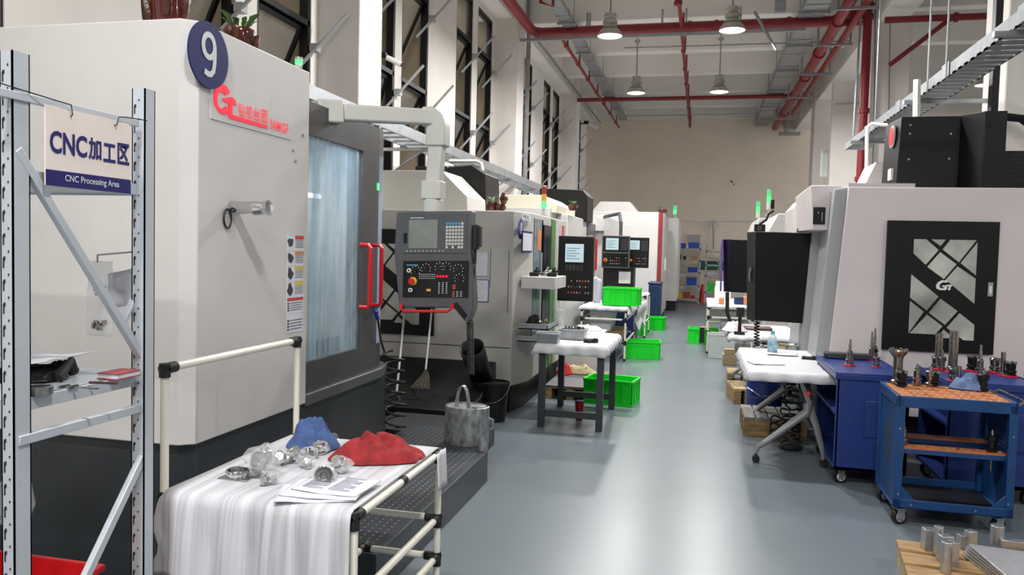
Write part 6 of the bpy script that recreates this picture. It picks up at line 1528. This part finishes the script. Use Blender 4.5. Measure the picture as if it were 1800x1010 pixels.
place([(1571, 671, 'mill', 1.25, .0, False, False, 'tall face mill at the left rear of the orange cart top'), (1584, 679, 'short', 1.05, .0, True, False, 'short dark milling head at the left front of the orange cart top'),
       (1610, 676, 'slim', .95, .03, False, False, 'steel holder just right of the dark milling head on the cart'), (1633, 674, 'short', 1.0, .0, True, False, 'dark collared holder in the middle of the cart top'),
       (1617, 668, 'nut', 1.0, .03, False, False, 'holder behind the steel one on the cart top'), (1677, 677, 'tall', .62, .0, False, False, 'slim cylinder holder left of the blue cloth on the cart'),
       (1737, 688, 'nut', 1.1, .02, True, False, 'dark geared holder right of the blue cloth on the cart')], CT-.005, G2)
place([(1642, 646, 'tall', 1.2, .0, False, True, 'tall cylinder holder at the left of the rear blue cabinet'), (1655, 650, 'nut', 1.0, .05, False, True, 'holder with a slim neck beside the tall cylinder on the rear cabinet'),
       (1674, 655, 'thick', 1.1, .0, False, True, 'thickest tallest steel cylinder on the rear blue cabinet'), (1627, 640, 'short', 1.0, .0, False, True, 'short holder at the far left of the rear blue cabinet'),
       (1692, 645, 'short', 1.2, .0, True, True, 'dark drum shaped holder behind on the rear cabinet'), (1704, 650, 'slim', .9, .0, False, True, 'plain steel holder left of the long shank one'),
       (1722, 658, 'slim', 1.0, .1, False, True, 'holder with a long thin shank on the rear blue cabinet'), (1732, 648, 'nut', 1.1, .0, False, True, 'steel nut holder behind the long shank on the rear cabinet'),
       (1748, 655, 'short', 1.1, .0, False, True, 'stubby steel holder right of the long shank one'), (1762, 660, 'tall', .75, .0, False, True, 'medium cylinder holder at the right of the rear cabinet'),
       (1776, 662, 'short', 1.1, .0, True, True, 'dark stubby holder at the right end of the rear cabinet'), (1660, 668, 'short', .9, .0, False, True, 'short steel holder at the front edge of the rear cabinet')], .801, G3)
# small black pads and the cloth
tag(B().prism(rrect(.4, .1, .03, 1.21, 6.87), 'z', z1_, z1_+.05).build('foam_pad', 'dark', bev=.01), 'dark pad lying along the back of the left blue cabinet', 'pad')
q = P(1700, 682, Z=CT); lump(V((q.x, q.y-.02, CT-.004)), .095, .075, .085, 'blue cleaning cloth on the orange top of the cart', 'paleblue', 'cleaning_cloth', 71, rz=-.1)
def onc(x, y, z): return V(rot((CX_+x, CY_+y), -.02, (CX_, CY_))+(z,))
holder('slim', onc(.06, .1, .482), .95, 'holder with a pointed cutter standing on the front shelf bar inside the cart', 'tool holders inside the cart', .05, False, False)
holder('nut', onc(.55, .1, .482), 1.0, 'black cone holder at the right end of the shelf bar inside the cart', 'tool holders inside the cart', .03, True, False)
tag(B().cyl(onc(.55, .1, .44), onc(.55, .1, .36), .012, .006, n=10).build('taper_shank', 'steel'), 'steel taper hanging below the black cone holder in the cart', 'taper')
tag(B().cyl(onc(.06, .1, .44), onc(.06, .1, .35), .012, .008, n=10).build('taper_shank', 'steel'), 'steel taper hanging below the left holder in the cart', 'taper')
# orange boards on the far right cabinet
tg_ = B().prism([(2.38+a, 5.82+c_) for a, c_ in ((0, 0), (.46, 0), (.46, .46), (0, .46))], 'z', .835, .85); tag(tg_.build('holder_board', 'orange'), 'orange board lying on the blue cabinet at the right edge', 'board')
# ------------------------------------------------------------------ pallet with aluminium stock, bottom right
pz = .12
q = P(1607, 1003, Z=0); 
t = thing('wooden_pallet', 'pale wooden pallet at the bottom right corner carrying aluminium stock', 'pallet', (1.45, 4.15, 0), -.12)
for i in range(6): B().box(-.42, -.75+i*.19, pz-.022, .75, -.60+i*.19, pz).build('board', 'wood', t, world=False, bev=.003)
for x in (-.37, .15, .7): B().box(x-.045, -.75, 0, x+.045, .34, pz-.022).build('bearer', 'woodpale', t, world=False, bev=.003)
def blk(px, py, w_, d_, h_, rz, lb, rnd=False):
    q = P(px, py, Z=pz+.001)
    b = B().cyl((0, 0, 0), (0, 0, h_), w_/2, n=20) if rnd else B().cb((0, 0, h_/2), (w_, d_, h_))
    b.xf(Matrix.Translation(q) @ Matrix.Rotation(rz, 4, 'Z')); tag(b.build('aluminium_block', 'alu', bev=.002, loc=q), lb, 'metal block', 'aluminium offcuts on the corner pallet')
mat('alu', (196, 198, 202), .3, .85, noise_=.08, nscale=30)
mat('aluplate', (206, 207, 212), .38, .7, noise_=.06, nscale=20)
for a in [(1634, 965, .07, .06, .11, .1, 'square grey block at the far left of the aluminium stock'), (1648, 975, .045, .045, .15, 0, 'round bar standing just right of the far left block', True), (1660, 985, .06, .05, .13, .3, 'block between the round bar and the stacked plates'),
          (1662, 1005, .05, .05, .15, 0, 'nearest round bar standing on the pallet edge', True), (1674, 992, .05, .05, .12, -.2, 'block leaning against the left of the plate stack'), (1696, 962, .07, .05, .07, .2, 'low block behind the plate stack'),
          (1752, 955, .07, .07, .1, .1, 'round block behind the middle of the plate stack', True), (1780, 965, .12, .05, .05, -.1, 'long low block at the right rear of the pallet'), (1705, 965, .05, .04, .1, .5, 'small upright block behind the corner of the plates')]:
    blk(*a)
for i in range(5):
    z = pz+.002+i*.018; q = P(1690+3*i, 975-4*i, Z=z)
    b = B().prism([(0, 0), (.55, -.07), (.52, -.5), (.08-.01*i, -.42)], 'z', z, z+.012)
    b.xf(Matrix.Translation((q.x, q.y, 0)))
    tag(b.build('aluminium_plate', 'aluplate', bev=.002), ['bottom plate of the aluminium stack', 'second plate from the bottom of the aluminium stack', 'middle plate of the aluminium stack', 'second plate from the top of the aluminium stack', 'scratched top plate of the aluminium stack'][i], 'metal plate', 'aluminium plates')
